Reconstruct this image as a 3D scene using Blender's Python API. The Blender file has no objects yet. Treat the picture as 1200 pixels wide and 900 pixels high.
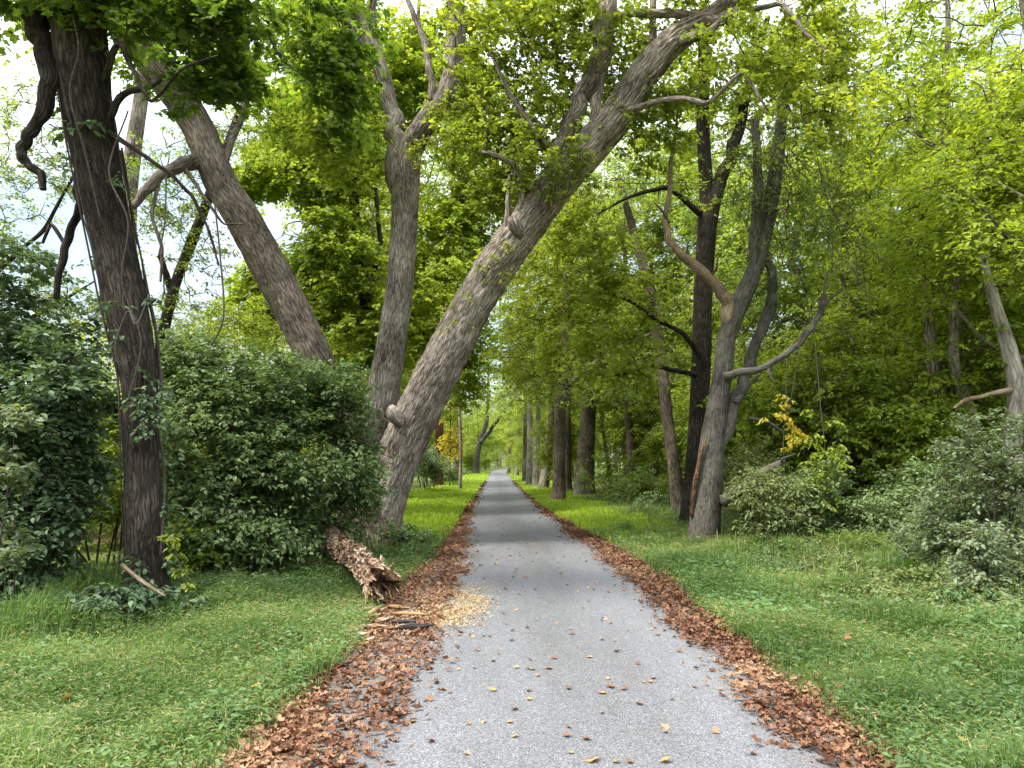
import bpy, math
import numpy as np

SC = bpy.context.scene
COL = SC.collection
rng = np.random.default_rng(11)
PI = math.pi

# ------------------------------------------------------------------ camera model
F, HC = 850.0, 1.6
TH = math.atan(91 / 850)
CT, ST = math.cos(TH), math.sin(TH)


def at(px, py, Y):
    dx, dz = (px - 600) / F, (450 - py) / F
    s = Y / (CT - dz * ST)
    return np.array([dx * s, Y, HC + (ST + dz * CT) * s])


def lerp1(y, xs, ys):
    return np.interp(y, xs, ys)


def path_c(y):
    return lerp1(y, [-30, 0, 9, 12.8, 17.6, 23.5, 35, 47, 72, 115, 150, 190, 240, 300],
                 [.4, .4, .42, .33, .08, -.18, -.5, -.78, -1.27, -2.1, -1.5, 3, 16, 40])


HW = 1.17

# ------------------------------------------------------------------ noise
_perm = np.random.default_rng(5).random(65536)


def vnoise(p):
    p = np.asarray(p, dtype=np.float64)
    i = np.floor(p).astype(np.int64)
    f = p - i
    u = f * f * (3 - 2 * f)

    def h(dx, dy, dz):
        k = ((i[..., 0] + dx) * 73856093) ^ ((i[..., 1] + dy) * 19349663) ^ ((i[..., 2] + dz) * 83492791)
        return _perm[(k ^ (k >> 13)) & 65535]
    a = h(0, 0, 0) * (1 - u[..., 0]) + h(1, 0, 0) * u[..., 0]
    b = h(0, 1, 0) * (1 - u[..., 0]) + h(1, 1, 0) * u[..., 0]
    c = h(0, 0, 1) * (1 - u[..., 0]) + h(1, 0, 1) * u[..., 0]
    d = h(0, 1, 1) * (1 - u[..., 0]) + h(1, 1, 1) * u[..., 0]
    e = a * (1 - u[..., 1]) + b * u[..., 1]
    g = c * (1 - u[..., 1]) + d * u[..., 1]
    return e * (1 - u[..., 2]) + g * u[..., 2]


def fbm(p, o=3):
    p = np.asarray(p, dtype=np.float64)
    s, a, t = 0, .5, 0
    for k in range(o):
        s = s + a * vnoise(p * 2 ** k + 17.3 * k)
        t += a
        a *= .5
    return s / t


def n2(x, y, sc, seed=0.0, o=2):
    x, y = np.broadcast_arrays(np.asarray(x, float), np.asarray(y, float))
    return fbm(np.stack([x * sc, y * sc, np.full_like(x, seed)], -1), o)


def gz(x, y):
    x = np.asarray(x, float)
    y = np.asarray(y, float)
    d = np.abs(x - path_c(y)) - HW - .3
    dd = np.clip(d, 0, 60)
    s = np.clip(dd / 1.2, 0, 1)
    z = -.02 + s * (.05 + .16 * (n2(x, y, .55, 3.0) - .5) + .10 * (n2(x, y, 1.7, 9.0, 1) - .5))
    z = z + .015 * np.clip(dd - 2, 0, 30)
    return z


def norm(v):
    return v / np.maximum(np.linalg.norm(v, axis=-1, keepdims=True), 1e-9)


# ------------------------------------------------------------------ mesh builder
class MB:
    def __init__(self):
        self.v, self.a, self.f, self.n = [], [], [], 0

    def add(self, V, faces, A=None, mat=0, smooth=True):
        V = np.asarray(V, float).reshape(-1, 3)
        if A is None:
            A = np.zeros_like(V)
        self.v.append(V)
        self.a.append(np.asarray(A, float).reshape(-1, 3))
        for fa in (faces if isinstance(faces, (list, tuple)) else [faces]):
            self.f.append((np.asarray(fa, np.int64) + self.n, mat, smooth))
        self.n += len(V)

    def build(self, name, mats, parent=None):
        me = bpy.data.meshes.new(name)
        V = np.concatenate(self.v)
        A = np.concatenate(self.a)
        me.vertices.add(len(V))
        me.vertices.foreach_set('co', V.astype(np.float32).ravel())
        li, ls, lt, mi, sm, pos = [], [], [], [], [], 0
        for fa, m, s in self.f:
            k = fa.shape[1]
            li.append(fa.ravel())
            ls.append(pos + np.arange(len(fa)) * k)
            lt.append(np.full(len(fa), k))
            mi.append(np.full(len(fa), m))
            sm.append(np.full(len(fa), s))
            pos += fa.size
        li = np.concatenate(li)
        me.loops.add(len(li))
        me.loops.foreach_set('vertex_index', li.astype(np.int32))
        ls = np.concatenate(ls)
        me.polygons.add(len(ls))
        me.polygons.foreach_set('loop_start', ls.astype(np.int32))
        me.polygons.foreach_set('material_index', np.concatenate(mi).astype(np.int32))
        me.polygons.foreach_set('use_smooth', np.concatenate(sm))
        at_ = me.attributes.new('tv', 'FLOAT_VECTOR', 'POINT')
        at_.data.foreach_set('vector', A.astype(np.float32).ravel())
        me.update(calc_edges=True)
        for m in (mats if isinstance(mats, (list, tuple)) else [mats]):
            me.materials.append(m)
        o = bpy.data.objects.new(name, me)
        COL.objects.link(o)
        if parent is not None:
            o.parent = parent
            o.location = -np.array(parent.location)
        return o


def tag(o, label=None, cat=None, group=None, kind=None):
    if label:
        o['label'] = label
    if cat:
        o['category'] = cat
    if group:
        o['group'] = group
    if kind:
        o['kind'] = kind
    return o


def empty(name, loc, label, cat, group=None):
    o = bpy.data.objects.new(name, None)
    o.empty_display_size = .3
    COL.objects.link(o)
    o.location = [float(q) for q in loc]
    return tag(o, label, cat, group)


# ------------------------------------------------------------------ tubes
def catmull(P, n):
    P = np.asarray(P, float)
    m = len(P)
    E = np.vstack([2 * P[0] - P[1], P, 2 * P[-1] - P[-2]])
    t = np.linspace(0, m - 1, n)
    i = np.minimum(t.astype(int), m - 2)
    u = (t - i)[:, None]
    a, b, c, d = E[i], E[i + 1], E[i + 2], E[i + 3]
    return .5 * (2 * b + (c - a) * u + (2 * a - 5 * b + 4 * c - d) * u ** 2 + (3 * b - a - 3 * c + d) * u ** 3)


def tube(mb, P, R, seg=12, step=.15, bark=0.0, lump=0.0, flare=0.0, mat=0, seed=0.0, cap=True, frag=0.0, bs=1.0):
    """swept tube with catmull spine; bark = furrow depth, lump = low frequency swelling"""
    P = np.asarray(P, float)
    R = np.asarray(R, float)
    L = np.linalg.norm(np.diff(P, axis=0), axis=1).sum()
    n = max(3, int(L / step) + 1)
    Q = catmull(np.column_stack([P, R]), n)
    C, r = Q[:, :3], np.maximum(Q[:, 3], .0015)
    T = norm(np.gradient(C, axis=0))
    ref = np.array([1., 0, 0]) if abs(T[0][0]) < .8 else np.array([0, 1., 0])
    N = np.zeros_like(C)
    v = ref - T[0] * ref.dot(T[0])
    for k in range(n):
        v = v - T[k] * v.dot(T[k])
        v = v / np.linalg.norm(v)
        N[k] = v
    B = np.cross(T, N)
    s = np.concatenate([[0], np.cumsum(np.linalg.norm(np.diff(C, axis=0), axis=1))])
    th = np.arange(seg) * 2 * PI / seg
    cs, sn = np.cos(th), np.sin(th)
    D = N[:, None] * cs[None, :, None] + B[:, None] * sn[None, :, None]
    rr = np.repeat(r[:, None], seg, 1)
    rm = r.mean()
    bk = np.stack([cs[None] * rr, sn[None] * rr, np.repeat(s[:, None], seg, 1)], -1)
    cyl = np.stack([np.repeat(cs[None] * rm, n, 0), np.repeat(sn[None] * rm, n, 0), np.repeat(s[:, None], seg, 1)], -1)
    if flare:
        fl = np.exp(-s / (2.2 * r[0]))[:, None]
        rr = rr * (1 + flare * fl * (.55 + .9 * vnoise(np.stack([cs * 2.2, sn * 2.2, np.full(seg, seed)], -1))[None]))
    if lump:
        rr = rr * (1 + lump * 2 * (fbm(cyl * np.array([1.6, 1.6, .7]) / max(rm, .05) * .17 + seed, 2) - .5))
    if bark:
        q = cyl * np.array([1, 1, .16]) * bs
        w = fbm(cyl * 3.0 * bs + seed, 2)[..., None] - .5
        q = q + w * .11
        a = 1 - np.abs(2 * fbm(q * 16 + seed, 2) - 1)
        b = 1 - np.abs(2 * vnoise(q * 38 + seed + 5) - 1)
        rr = rr + bark * ((.5 - a) * 1.7 + (.5 - b) * .5)
    V = C[:, None] + D * rr[..., None]
    i = np.arange(n - 1)[:, None] * seg
    j = np.arange(seg)[None]
    jn = (j + 1) % seg
    f = np.stack([i + j, i + jn, i + seg + jn, i + seg + j], -1).reshape(-1, 4)
    V = V.reshape(-1, 3)
    A = bk.reshape(-1, 3) + seed
    fs = [f]
    if cap:
        V = np.vstack([V, C[-1] + T[-1] * r[-1] * .4, C[0]])
        A = np.vstack([A, A[-1], A[0]])
        k = np.arange(seg)
        kn = (k + 1) % seg
        fs.append(np.stack([(n - 1) * seg + k, (n - 1) * seg + kn, np.full(seg, n * seg)], -1))
        fs.append(np.stack([kn, k, np.full(seg, n * seg + 1)], -1))
    mb.add(V, fs, A, mat)
    return C, r


def pix(pts):
    """pixel polyline (px,py,Y,width_px) -> points, radii"""
    P = np.array([at(a, b, y) for a, b, y, w in pts])
    D = np.linalg.norm(P - np.array([0, 0, HC]), axis=1)
    R = np.array([w for *_, w in pts]) * D / F / 2
    return P, R


# ------------------------------------------------------------------ leaves
def _fan(outline, c):
    V = np.array(list(outline) + [c], float)
    k = len(outline)
    f = np.array([[i, (i + 1) % k, k] for i in range(k)])
    return V, f


LANCE = (np.array([(0, 0, 0), (-.1, .35, .03), (0, 1, -.12), (.1, .35, .03)], float), np.array([(0, 3, 2), (0, 2, 1)]))
RHOMB = (np.array([(0, 0, 0), (-.29, .42, .07), (0, 1, -.1), (.29, .42, .07)], float), np.array([(0, 3, 2), (0, 2, 1)]))
OVATE = (np.array([(0, 0, 0), (-.24, .25, .05), (-.22, .62, .04), (0, 1, -.12), (.22, .62, .04), (.24, .25, .05), (0, .5, -.02)], float),
         np.array([(0, 6, 1), (1, 6, 2), (2, 6, 3), (3, 6, 4), (4, 6, 5), (5, 6, 0)]))
_half = [(.0, .04, 0), (.3, -.03, .03), (.26, .2, .04), (.56, .44, -.03), (.3, .5, .05), (.25, .7, .03)]
MAPLE = _fan(_half + [(0, 1, -.1)] + [(-x, y, z) for x, y, z in _half[:0:-1]], (0, .35, -.03))
CURL = (np.array([(0, 0, .0), (.3, .2, .16), (.2, .5, .05), (.34, .75, .26), (0, 1, .12), (-.3, .7, .3), (-.18, .45, .06), (-.32, .2, .1), (0, .45, -.04)], float),
        np.array([(i, (i + 1) % 8, 8) for i in range(8)]))


def leaves(mb, P, axis, nrm, size, tint, tmpl=RHOMB, mat=0):
    TV, TF = tmpl
    a = norm(axis)
    s = norm(np.cross(a, nrm))
    n = np.cross(s, a)
    sz = np.asarray(size)[:, None, None]
    V = P[:, None] + sz * (TV[None, :, :1] * s[:, None] + TV[None, :, 1:2] * a[:, None] + TV[None, :, 2:] * n[:, None])
    N, k = len(P), len(TV)
    f = (np.arange(N)[:, None, None] * k + TF[None]).reshape(-1, TF.shape[1])
    A = np.repeat(tint, k, 0)
    mb.add(V, f, A, mat, smooth=False)


def rods(mb, A, B, ra, rb, mat=0, mid=None):
    """many thin triangular prisms A->B"""
    t = norm(B - A)
    r0 = np.where(np.abs(t[:, 2:3]) < .9, np.array([[0, 0, 1.]]), np.array([[1., 0, 0]]))
    u = norm(np.cross(t, r0))
    w = np.cross(t, u)
    V = []
    for Q, r in ((A, ra), (B, rb)):
        for k in range(3):
            c, s = math.cos(k * 2.0944), math.sin(k * 2.0944)
            V.append(Q + (u * c + w * s) * np.reshape(r, (-1, 1)))
    V = np.stack(V, 1)
    f = np.array([(0, 1, 4, 3), (1, 2, 5, 4), (2, 0, 3, 5)])
    F_ = (np.arange(len(A))[:, None, None] * 6 + f[None]).reshape(-1, 4)
    mb.add(V, F_, np.repeat(rng.random((len(A), 3)), 6, 0), mat)


def spray(mb, C, D, R, twigs=5, nl=12, size=.1, tmpl=RHOMB, flat=.22, droop=.25, lmat=1, tmat=0, geom=True, spread=1.9, tipy=None, tilt=.45, tw=.004):
    """leafy sprays: from every cluster centre C a fan of twigs in a drooping plate, leaves along them"""
    K = len(C)
    if K == 0:
        return
    R = np.broadcast_to(R, (K,))
    D = norm(D * np.array([1, 1, .5]) + 1e-6)
    yaw = np.arctan2(D[:, 1], D[:, 0])[:, None] + rng.uniform(-spread, spread, (K, twigs))
    pit = np.arcsin(np.clip(D[:, 2], -.9, .9))[:, None] * .6 + rng.normal(0, flat, (K, twigs))
    d = np.stack([np.cos(yaw) * np.cos(pit), np.sin(yaw) * np.cos(pit), np.sin(pit)], -1)
    ln = R[:, None] * rng.uniform(.45, 1, (K, twigs))
    o = C[:, None] + rng.normal(0, .12, (K, twigs, 3)) * R[:, None, None]
    if geom:
        m = o + d * (ln * .55)[..., None] + np.array([0, 0, -1.]) * (ln * droop * .3)[..., None]
        e = o + d * ln[..., None] + np.array([0, 0, -1.]) * (ln * droop)[..., None]
        rods(mb, o.reshape(-1, 3), m.reshape(-1, 3), tw, tw * .7, tmat)
        rods(mb, m.reshape(-1, 3), e.reshape(-1, 3), tw * .7, tw * .3, tmat)
    t = (np.arange(nl)[None, None] + rng.random((K, twigs, nl))) / nl
    t = .12 + .88 * t
    p = o[:, :, None] + d[:, :, None] * (ln[..., None] * t)[..., None]
    p[..., 2] -= (ln * droop)[..., None] * t ** 2
    p = p + rng.normal(0, .055, p.shape) * R[:, None, None, None]
    sd = np.stack([-np.sin(yaw), np.cos(yaw), np.zeros_like(yaw)], -1)
    sg = np.where(rng.random((K, twigs, nl)) < .5, -1., 1.)
    ax = d[:, :, None] * .6 + sd[:, :, None] * (sg * rng.uniform(.2, 1.1, sg.shape))[..., None]
    ax[..., 2] -= rng.uniform(.0, .9, sg.shape)
    nr = np.array([0, 0, 1.]) + rng.normal(0, tilt, p.shape)
    cl = fbm(C * .35 + 3.1, 2)
    cl = np.clip((cl - .5) * 1.9 + .5 + rng.normal(0, .1, K), 0, 1)
    tint = np.stack([rng.random(sg.shape), np.broadcast_to(cl[:, None, None], sg.shape), rng.random(sg.shape)], -1)
    sz = size * rng.uniform(.6, 1.25, sg.shape)
    leaves(mb, p.reshape(-1, 3), ax.reshape(-1, 3), nr.reshape(-1, 3), sz.ravel(), tint.reshape(-1, 3), tmpl, lmat)


def lobe_pts(lobes, thr=.42, sc=.55, shell=2.2):
    """lobes: (centre, radii, count) -> points with uneven density"""
    out = []
    for c, r, k in lobes:
        d = norm(rng.normal(0, 1, (k * 4, 3)))
        p = np.array(c) + d * (rng.random((k * 4, 1)) ** (1 / shell)) * np.array(r)
        p = p[vnoise(p * sc + 40.5) > thr][:k]
        out.append(p)
    return np.concatenate(out)


def lobe(px, py, Y, rx, ry, dm, k):
    c = at(px, py, Y)
    s = np.linalg.norm(c - np.array([0, 0, HC])) / F
    return (c, (rx * s, dm, ry * s), k)


def grow(mb, nodes, C, maxlen=3.5, r0=.012, k=.012, mat=0, seg=5, sag=.12):
    """attach every centre to the nearest branch already grown"""
    nodes = np.asarray(nodes, float)
    d0 = np.array([np.min(((nodes - c) ** 2).sum(1)) for c in C])
    N = [nodes]
    nn = nodes
    for i in np.argsort(d0):
        c = C[i]
        dd = ((nn - c) ** 2).sum(1)
        # prefer nodes below / inside
        j = np.argmin(dd + .6 * np.maximum(0, nn[:, 2] - c[2]) ** 2)
        a = nn[j]
        L = math.sqrt(dd[j])
        if L > maxlen or L < .05:
            continue
        m1 = a + (c - a) * .35 + rng.normal(0, .07, 3) * L + np.array([0, 0, sag * L])
        m2 = a + (c - a) * .7 + rng.normal(0, .06, 3) * L + np.array([0, 0, sag * L * .6])
        r = r0 + k * L
        tube(mb, [a, m1, m2, c], [r, r * .8, r * .6, r * .35], seg=seg, step=max(.12, L / 6), mat=mat, cap=False, seed=i * .37)
        new = np.stack([m1, (m1 + m2) / 2, m2, c])
        N.append(new)
        nn = np.concatenate(N)


# ------------------------------------------------------------------ materials
def newmat(name):
    m = bpy.data.materials.new(name)
    m.use_nodes = True
    nt = m.node_tree
    nt.nodes.clear()
    return m, nt, lambda t, **k: _nd(nt, t, k)


def _nd(nt, t, k):
    n = nt.nodes.new(t)
    for a, b in k.items():
        if a.startswith('i_'):
            key = a[2:]
            n.inputs[int(key) if key.isdigit() else key.replace('_', ' ')].default_value = b
        else:
            setattr(n, a, b)
    return n


def ramp(n, stops):
    cr = n.color_ramp
    while len(cr.elements) > 1:
        cr.elements.remove(cr.elements[-1])
    for i, (p, c) in enumerate(stops):
        e = cr.elements[0] if i == 0 else cr.elements.new(p)
        e.position = p
        e.color = (*c, 1)
    return n


def bark_mat(name, dark, mid, light, lichen=None, lich_amt=.5, zs=.12, sc=11, bump=1.0, red=None, crack=26.0, depth=.75):
    m, nt, N = newmat(name)
    L = nt.links.new
    a = N('ShaderNodeAttribute', attribute_name='tv')
    # wander the furrows sideways
    nw = N('ShaderNodeTexNoise', i_Scale=5.5, i_Detail=5)
    L(a.outputs['Vector'], nw.inputs['Vector'])
    ws = N('ShaderNodeVectorMath', operation='SCALE')
    ws.inputs['Scale'].default_value = .085
    L(nw.outputs['Color'], ws.inputs[0])
    wa = N('ShaderNodeVectorMath', operation='ADD')
    L(a.outputs['Vector'], wa.inputs[0])
    L(ws.outputs[0], wa.inputs[1])
    mp = N('ShaderNodeMapping')
    mp.inputs['Scale'].default_value = (1, 1, zs)
    L(wa.outputs[0], mp.inputs['Vector'])
    v1 = N('ShaderNodeTexVoronoi', feature='DISTANCE_TO_EDGE', i_Scale=crack, i_Randomness=1)
    L(mp.outputs[0], v1.inputs['Vector'])
    r1 = ramp(N('ShaderNodeValToRGB'), [(.0, (0, 0, 0)), (.11, (.62,) * 3), (.3, (1, 1, 1))])
    L(v1.outputs['Distance'], r1.inputs[0])
    n1 = N('ShaderNodeTexNoise', i_Scale=sc * 2.2, i_Detail=8, i_Roughness=.7, i_Distortion=.3)
    L(mp.outputs[0], n1.inputs['Vector'])
    nb = N('ShaderNodeTexNoise', i_Scale=1.3, i_Detail=5, i_Roughness=.6)
    L(a.outputs['Vector'], nb.inputs['Vector'])
    # height = furrows + fine grain
    h = N('ShaderNodeMath', operation='MULTIPLY_ADD', i_1=depth * .42)
    L(r1.outputs[0], h.inputs[0])
    g = N('ShaderNodeMath', operation='MULTIPLY', i_1=.75)
    L(n1.outputs['Fac'], g.inputs[0])
    L(g.outputs[0], h.inputs[2])
    t = N('ShaderNodeMath', operation='MULTIPLY_ADD', i_1=.9, i_2=-.45)
    L(nb.outputs['Fac'], t.inputs[0])
    hc = N('ShaderNodeMath', operation='ADD')
    L(h.outputs[0], hc.inputs[0])
    L(t.outputs[0], hc.inputs[1])
    cr = ramp(N('ShaderNodeValToRGB'), [(.3, dark), (.62, mid), (.9, light)])
    L(hc.outputs[0], cr.inputs[0])
    col = cr.outputs[0]
    if lichen:
        n2_ = N('ShaderNodeTexNoise', i_Scale=2.3, i_Detail=7, i_Roughness=.68)
        L(a.outputs['Vector'], n2_.inputs['Vector'])
        r2 = ramp(N('ShaderNodeValToRGB'), [(.5, (0, 0, 0)), (.64, (lich_amt,) * 3)])
        L(n2_.outputs['Fac'], r2.inputs[0])
        mm = N('ShaderNodeMix', data_type='RGBA')
        mlt = N('ShaderNodeMath', operation='MULTIPLY')
        L(r2.outputs[0], mlt.inputs[0])
        L(r1.outputs[0], mlt.inputs[1])
        L(mlt.outputs[0], mm.inputs[0])
        L(col, mm.inputs[6])
        mm.inputs[7].default_value = (*lichen, 1)
        col = mm.outputs[2]
    bp = N('ShaderNodeBump', i_Strength=bump, i_Distance=.03)
    L(h.outputs[0], bp.inputs['Height'])
    p = N('ShaderNodeBsdfPrincipled', i_Roughness=.92)
    p.inputs['Specular IOR Level'].default_value = .15
    L(col, p.inputs['Base Color'])
    L(bp.outputs[0], p.inputs['Normal'])
    o = N('ShaderNodeOutputMaterial')
    L(p.outputs[0], o.inputs[0])
    return m


def leaf_mat(name, dark, mid, light, accent=None, acc_from=.7, trans=.55, tcol=None, rough=.5, spec=.35, back=None):
    m, nt, N = newmat(name)
    L = nt.links.new
    a = N('ShaderNodeAttribute', attribute_name='tv')
    sp = N('ShaderNodeSeparateXYZ')
    L(a.outputs['Vector'], sp.inputs[0])
    ad = N('ShaderNodeMath', operation='MULTIPLY_ADD', i_1=.55)
    L(sp.outputs[0], ad.inputs[0])
    m2 = N('ShaderNodeMath', operation='MULTIPLY', i_1=.45)
    L(sp.outputs[1], m2.inputs[0])
    L(m2.outputs[0], ad.inputs[2])
    cr = ramp(N('ShaderNodeValToRGB'), [(.12, dark), (.5, mid), (.88, light)])
    L(ad.outputs[0], cr.inputs[0])
    col = cr.outputs[0]
    if accent:
        # turning leaves: more of them in some clumps
        k = N('ShaderNodeMath', operation='MULTIPLY_ADD', i_1=.35)
        L(sp.outputs[1], k.inputs[0])
        L(sp.outputs[2], k.inputs[2])
        r2 = ramp(N('ShaderNodeValToRGB'), [(acc_from, (0, 0, 0)), (min(1, acc_from + .12), (1, 1, 1))])
        L(k.outputs[0], r2.inputs[0])
        mm = N('ShaderNodeMix', data_type='RGBA')
        L(r2.outputs[0], mm.inputs[0])
        L(col, mm.inputs[6])
        mm.inputs[7].default_value = (*accent, 1)
        col = mm.outputs[2]
    p = N('ShaderNodeBsdfPrincipled', i_Roughness=rough)
    p.inputs['Specular IOR Level'].default_value = spec
    L(col, p.inputs['Base Color'])
    t = N('ShaderNodeBsdfTranslucent')
    hs = N('ShaderNodeMix', data_type='RGBA', blend_type='MULTIPLY', i_0=1.0)
    L(col, hs.inputs[6])
    hs.inputs[7].default_value = (*(tcol or (2.1, 1.95, .8)), 1)
    L(hs.outputs[2], t.inputs['Color'])
    mi = N('ShaderNodeMixShader', i_0=trans)
    L(p.outputs[0], mi.inputs[1])
    L(t.outputs[0], mi.inputs[2])
    o = N('ShaderNodeOutputMaterial')
    L(mi.outputs[0], o.inputs[0])
    return m


def plain_mat(name, c1, c2, sc=20, bump=.3, rough=.9, dist=.01):
    m, nt, N = newmat(name)
    L = nt.links.new
    tc = N('ShaderNodeTexCoord')
    n = N('ShaderNodeTexNoise', i_Scale=sc, i_Detail=5, i_Roughness=.65)
    L(tc.outputs['Object'], n.inputs['Vector'])
    r = ramp(N('ShaderNodeValToRGB'), [(.35, c1), (.65, c2)])
    L(n.outputs['Fac'], r.inputs[0])
    bp = N('ShaderNodeBump', i_Strength=bump, i_Distance=dist)
    L(n.outputs['Fac'], bp.inputs['Height'])
    p = N('ShaderNodeBsdfPrincipled', i_Roughness=rough)
    p.inputs['Specular IOR Level'].default_value = .25
    L(r.outputs[0], p.inputs['Base Color'])
    L(bp.outputs[0], p.inputs['Normal'])
    o = N('ShaderNodeOutputMaterial')
    L(p.outputs[0], o.inputs[0])
    return m


M = {}
M['bark_grey'] = bark_mat('bark_grey', (0.0488, 0.0378, 0.0287), (0.255, 0.211, 0.171), (0.601, 0.521, 0.44), (.2, .2, .13), .5)
M['bark_brown'] = bark_mat('bark_brown', (0.0332, 0.0247, 0.018), (0.156, 0.123, 0.0944), (0.374, 0.308, 0.241), (.12, .13, .08), .45)
M['bark_dark'] = bark_mat('bark_dark', (0.0109, 0.0085, 0.00696), (0.0434, 0.034, 0.0264), (0.116, 0.0929, 0.0774), (.09, .1, .07), .3)
M['bark_pale'] = bark_mat('bark_pale', (0.113, 0.0972, 0.0778), (0.356, 0.316, 0.267), (0.648, 0.599, 0.518), (.28, .29, .22), .5, crack=14, depth=.5)
M['bark_cool'] = bark_mat('bark_cool', (0.0396, 0.0339, 0.0275), (0.132, 0.119, 0.0988), (0.264, 0.24, 0.207), (.17, .18, .13), .6, crack=26, depth=.5, bump=.9)
M['bark_red'] = bark_mat('bark_red', (0.0375, 0.0165, 0.0105), (0.15, 0.063, 0.0375), (0.3, 0.15, 0.0975))
M['dead_wood'] = bark_mat('dead_wood', (0.115, 0.0805, 0.0483), (0.345, 0.259, 0.172), (0.575, 0.471, 0.345), zs=.1, sc=14, crack=40, depth=.5)
M['rot_wood'] = bark_mat('rot_wood', (0.0759, 0.0433, 0.026), (0.368, 0.25, 0.163), (0.91, 0.747, 0.564), (.2, .11, .07), .7, zs=.45, sc=8, bump=1.0, crack=17)
M['rot_dark'] = bark_mat('rot_dark', (0.034, 0.0187, 0.0102), (0.128, 0.0714, 0.0374), (0.34, 0.212, 0.111), zs=.4, sc=10, crack=20)
M['split_wood'] = bark_mat('split_wood', (.17, .09, .035), (.45, .3, .145), (.66, .5, .31), zs=.08, sc=20, crack=50, depth=.5)
M['char_wood'] = bark_mat('char_wood', (0.0108, 0.009, 0.009), (0.054, 0.0468, 0.0432), (0.153, 0.135, 0.117), zs=.2, sc=14)
M['twig'] = plain_mat('twig', (.03, .024, .018), (.085, .068, .052), 30)
M['vine_stem'] = plain_mat('vine_stem', (.04, .032, .025), (.11, .092, .075), 30)

M['leaf_dark'] = leaf_mat('leaf_dark', (0.0379, 0.0693, 0.0149), (0.0776, 0.132, 0.0231), (0.147, 0.215, 0.0363), (.15, .17, .025), 1.1)
M['leaf_mid'] = leaf_mat('leaf_mid', (0.0832, 0.134, 0.0234), (0.157, 0.225, 0.0351), (0.267, 0.336, 0.0546), (.27, .24, .03), 1.12)
M['leaf_bright'] = leaf_mat('leaf_bright', (0.121, 0.178, 0.0259), (0.216, 0.293, 0.0345), (0.345, 0.414, 0.0517), (.3, .29, .03), 1.1, trans=.5)
M['leaf_olive'] = leaf_mat('leaf_olive', (0.0954, 0.149, 0.0359), (0.168, 0.235, 0.0514), (0.27, 0.345, 0.077), (.3, .24, .035), 1.06)
M['leaf_yellow'] = leaf_mat('leaf_yellow', (0.118, 0.17, 0.0305), (0.215, 0.274, 0.0458), (0.347, 0.401, 0.0636), (.4, .27, .03), 1.02, trans=.5)
M['leaf_gold'] = leaf_mat('leaf_gold', (0.248, 0.221, 0.0207), (0.414, 0.35, 0.0311), (0.497, 0.46, 0.0828), (.55, .25, .03), 1.15, trans=.5)
M['leaf_shrub'] = leaf_mat('leaf_shrub', (0.0813, 0.132, 0.0425), (0.143, 0.209, 0.0711), (0.244, 0.318, 0.135), (.2, .22, .09), 1.05, trans=.25, rough=.55, spec=.3, tcol=(1.7, 1.7, .8))
M['leaf_bluegreen'] = leaf_mat('leaf_bluegreen', (0.0424, 0.0837, 0.036), (0.082, 0.135, 0.0624), (0.156, 0.222, 0.114), trans=.25, rough=.55, spec=.3, tcol=(1.7, 1.7, .8))
M['leaf_silver'] = leaf_mat('leaf_silver', (0.0748, 0.11, 0.0484), (0.128, 0.172, 0.084), (0.211, 0.255, 0.15), (.25, .2, .1), 1.1, trans=.3)
M['leaf_vine'] = leaf_mat('leaf_vine', (0.078, 0.111, 0.0416), (0.137, 0.182, 0.065), (0.234, 0.273, 0.117), (.25, .21, .06), 1.0, trans=.35)
M['grass'] = leaf_mat('grass', (0.0561, 0.108, 0.025), (0.103, 0.175, 0.042), (0.179, 0.266, 0.075), (.33, .29, .14), 1.1, trans=.35, tcol=(1.6, 1.7, .9))
M['grass_sun_tint'] = leaf_mat('grass_sun_tint', (0.16, 0.241, 0.0233), (0.262, 0.364, 0.0349), (0.393, 0.495, 0.0582), (.38, .36, .12), 1.1, trans=.45, tcol=(1.8, 1.8, .8))  # young yellow-green grass, lightened further so its colour stands in for sun patches
M['weed'] = leaf_mat('weed', (0.0493, 0.101, 0.03), (0.0898, 0.16, 0.05), (0.148, 0.242, 0.085), (.24, .25, .07), 1.08, trans=.35)
M['stiltgrass'] = leaf_mat('stiltgrass', (0.066, 0.115, 0.03), (0.114, 0.18, 0.05), (0.185, 0.272, 0.085), (.34, .3, .14), .98, trans=.4, tcol=(1.6, 1.7, .9))
M['litter'] = leaf_mat('litter', (0.0643, 0.027, 0.0145), (0.196, 0.0937, 0.0494), (0.347, 0.218, 0.124), (.52, .27, .08), 1.0, trans=.1, tcol=(1.2, .9, .6), rough=.75, spec=.2)
M['litter_orange'] = leaf_mat('litter_orange', (0.264, 0.09, 0.024), (0.396, 0.16, 0.04), (0.495, 0.25, 0.072), trans=.15, tcol=(1.2, .9, .6), rough=.7, spec=.2)
M['litter_yellow'] = leaf_mat('litter_yellow', (.3, .22, .05), (.38, .31, .09), (.45, .38, .16), trans=.2, tcol=(1.2, 1, .6), rough=.7, spec=.2)
M['sawdust'] = leaf_mat('sawdust', (0.336, 0.232, 0.112), (0.464, 0.352, 0.2), (0.56, 0.464, 0.304), trans=.05, tcol=(1, 1, 1), rough=.9, spec=.1)
M['stone'] = plain_mat('stone', (.25, .23, .2), (.5, .48, .44), 14, .5)


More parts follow.
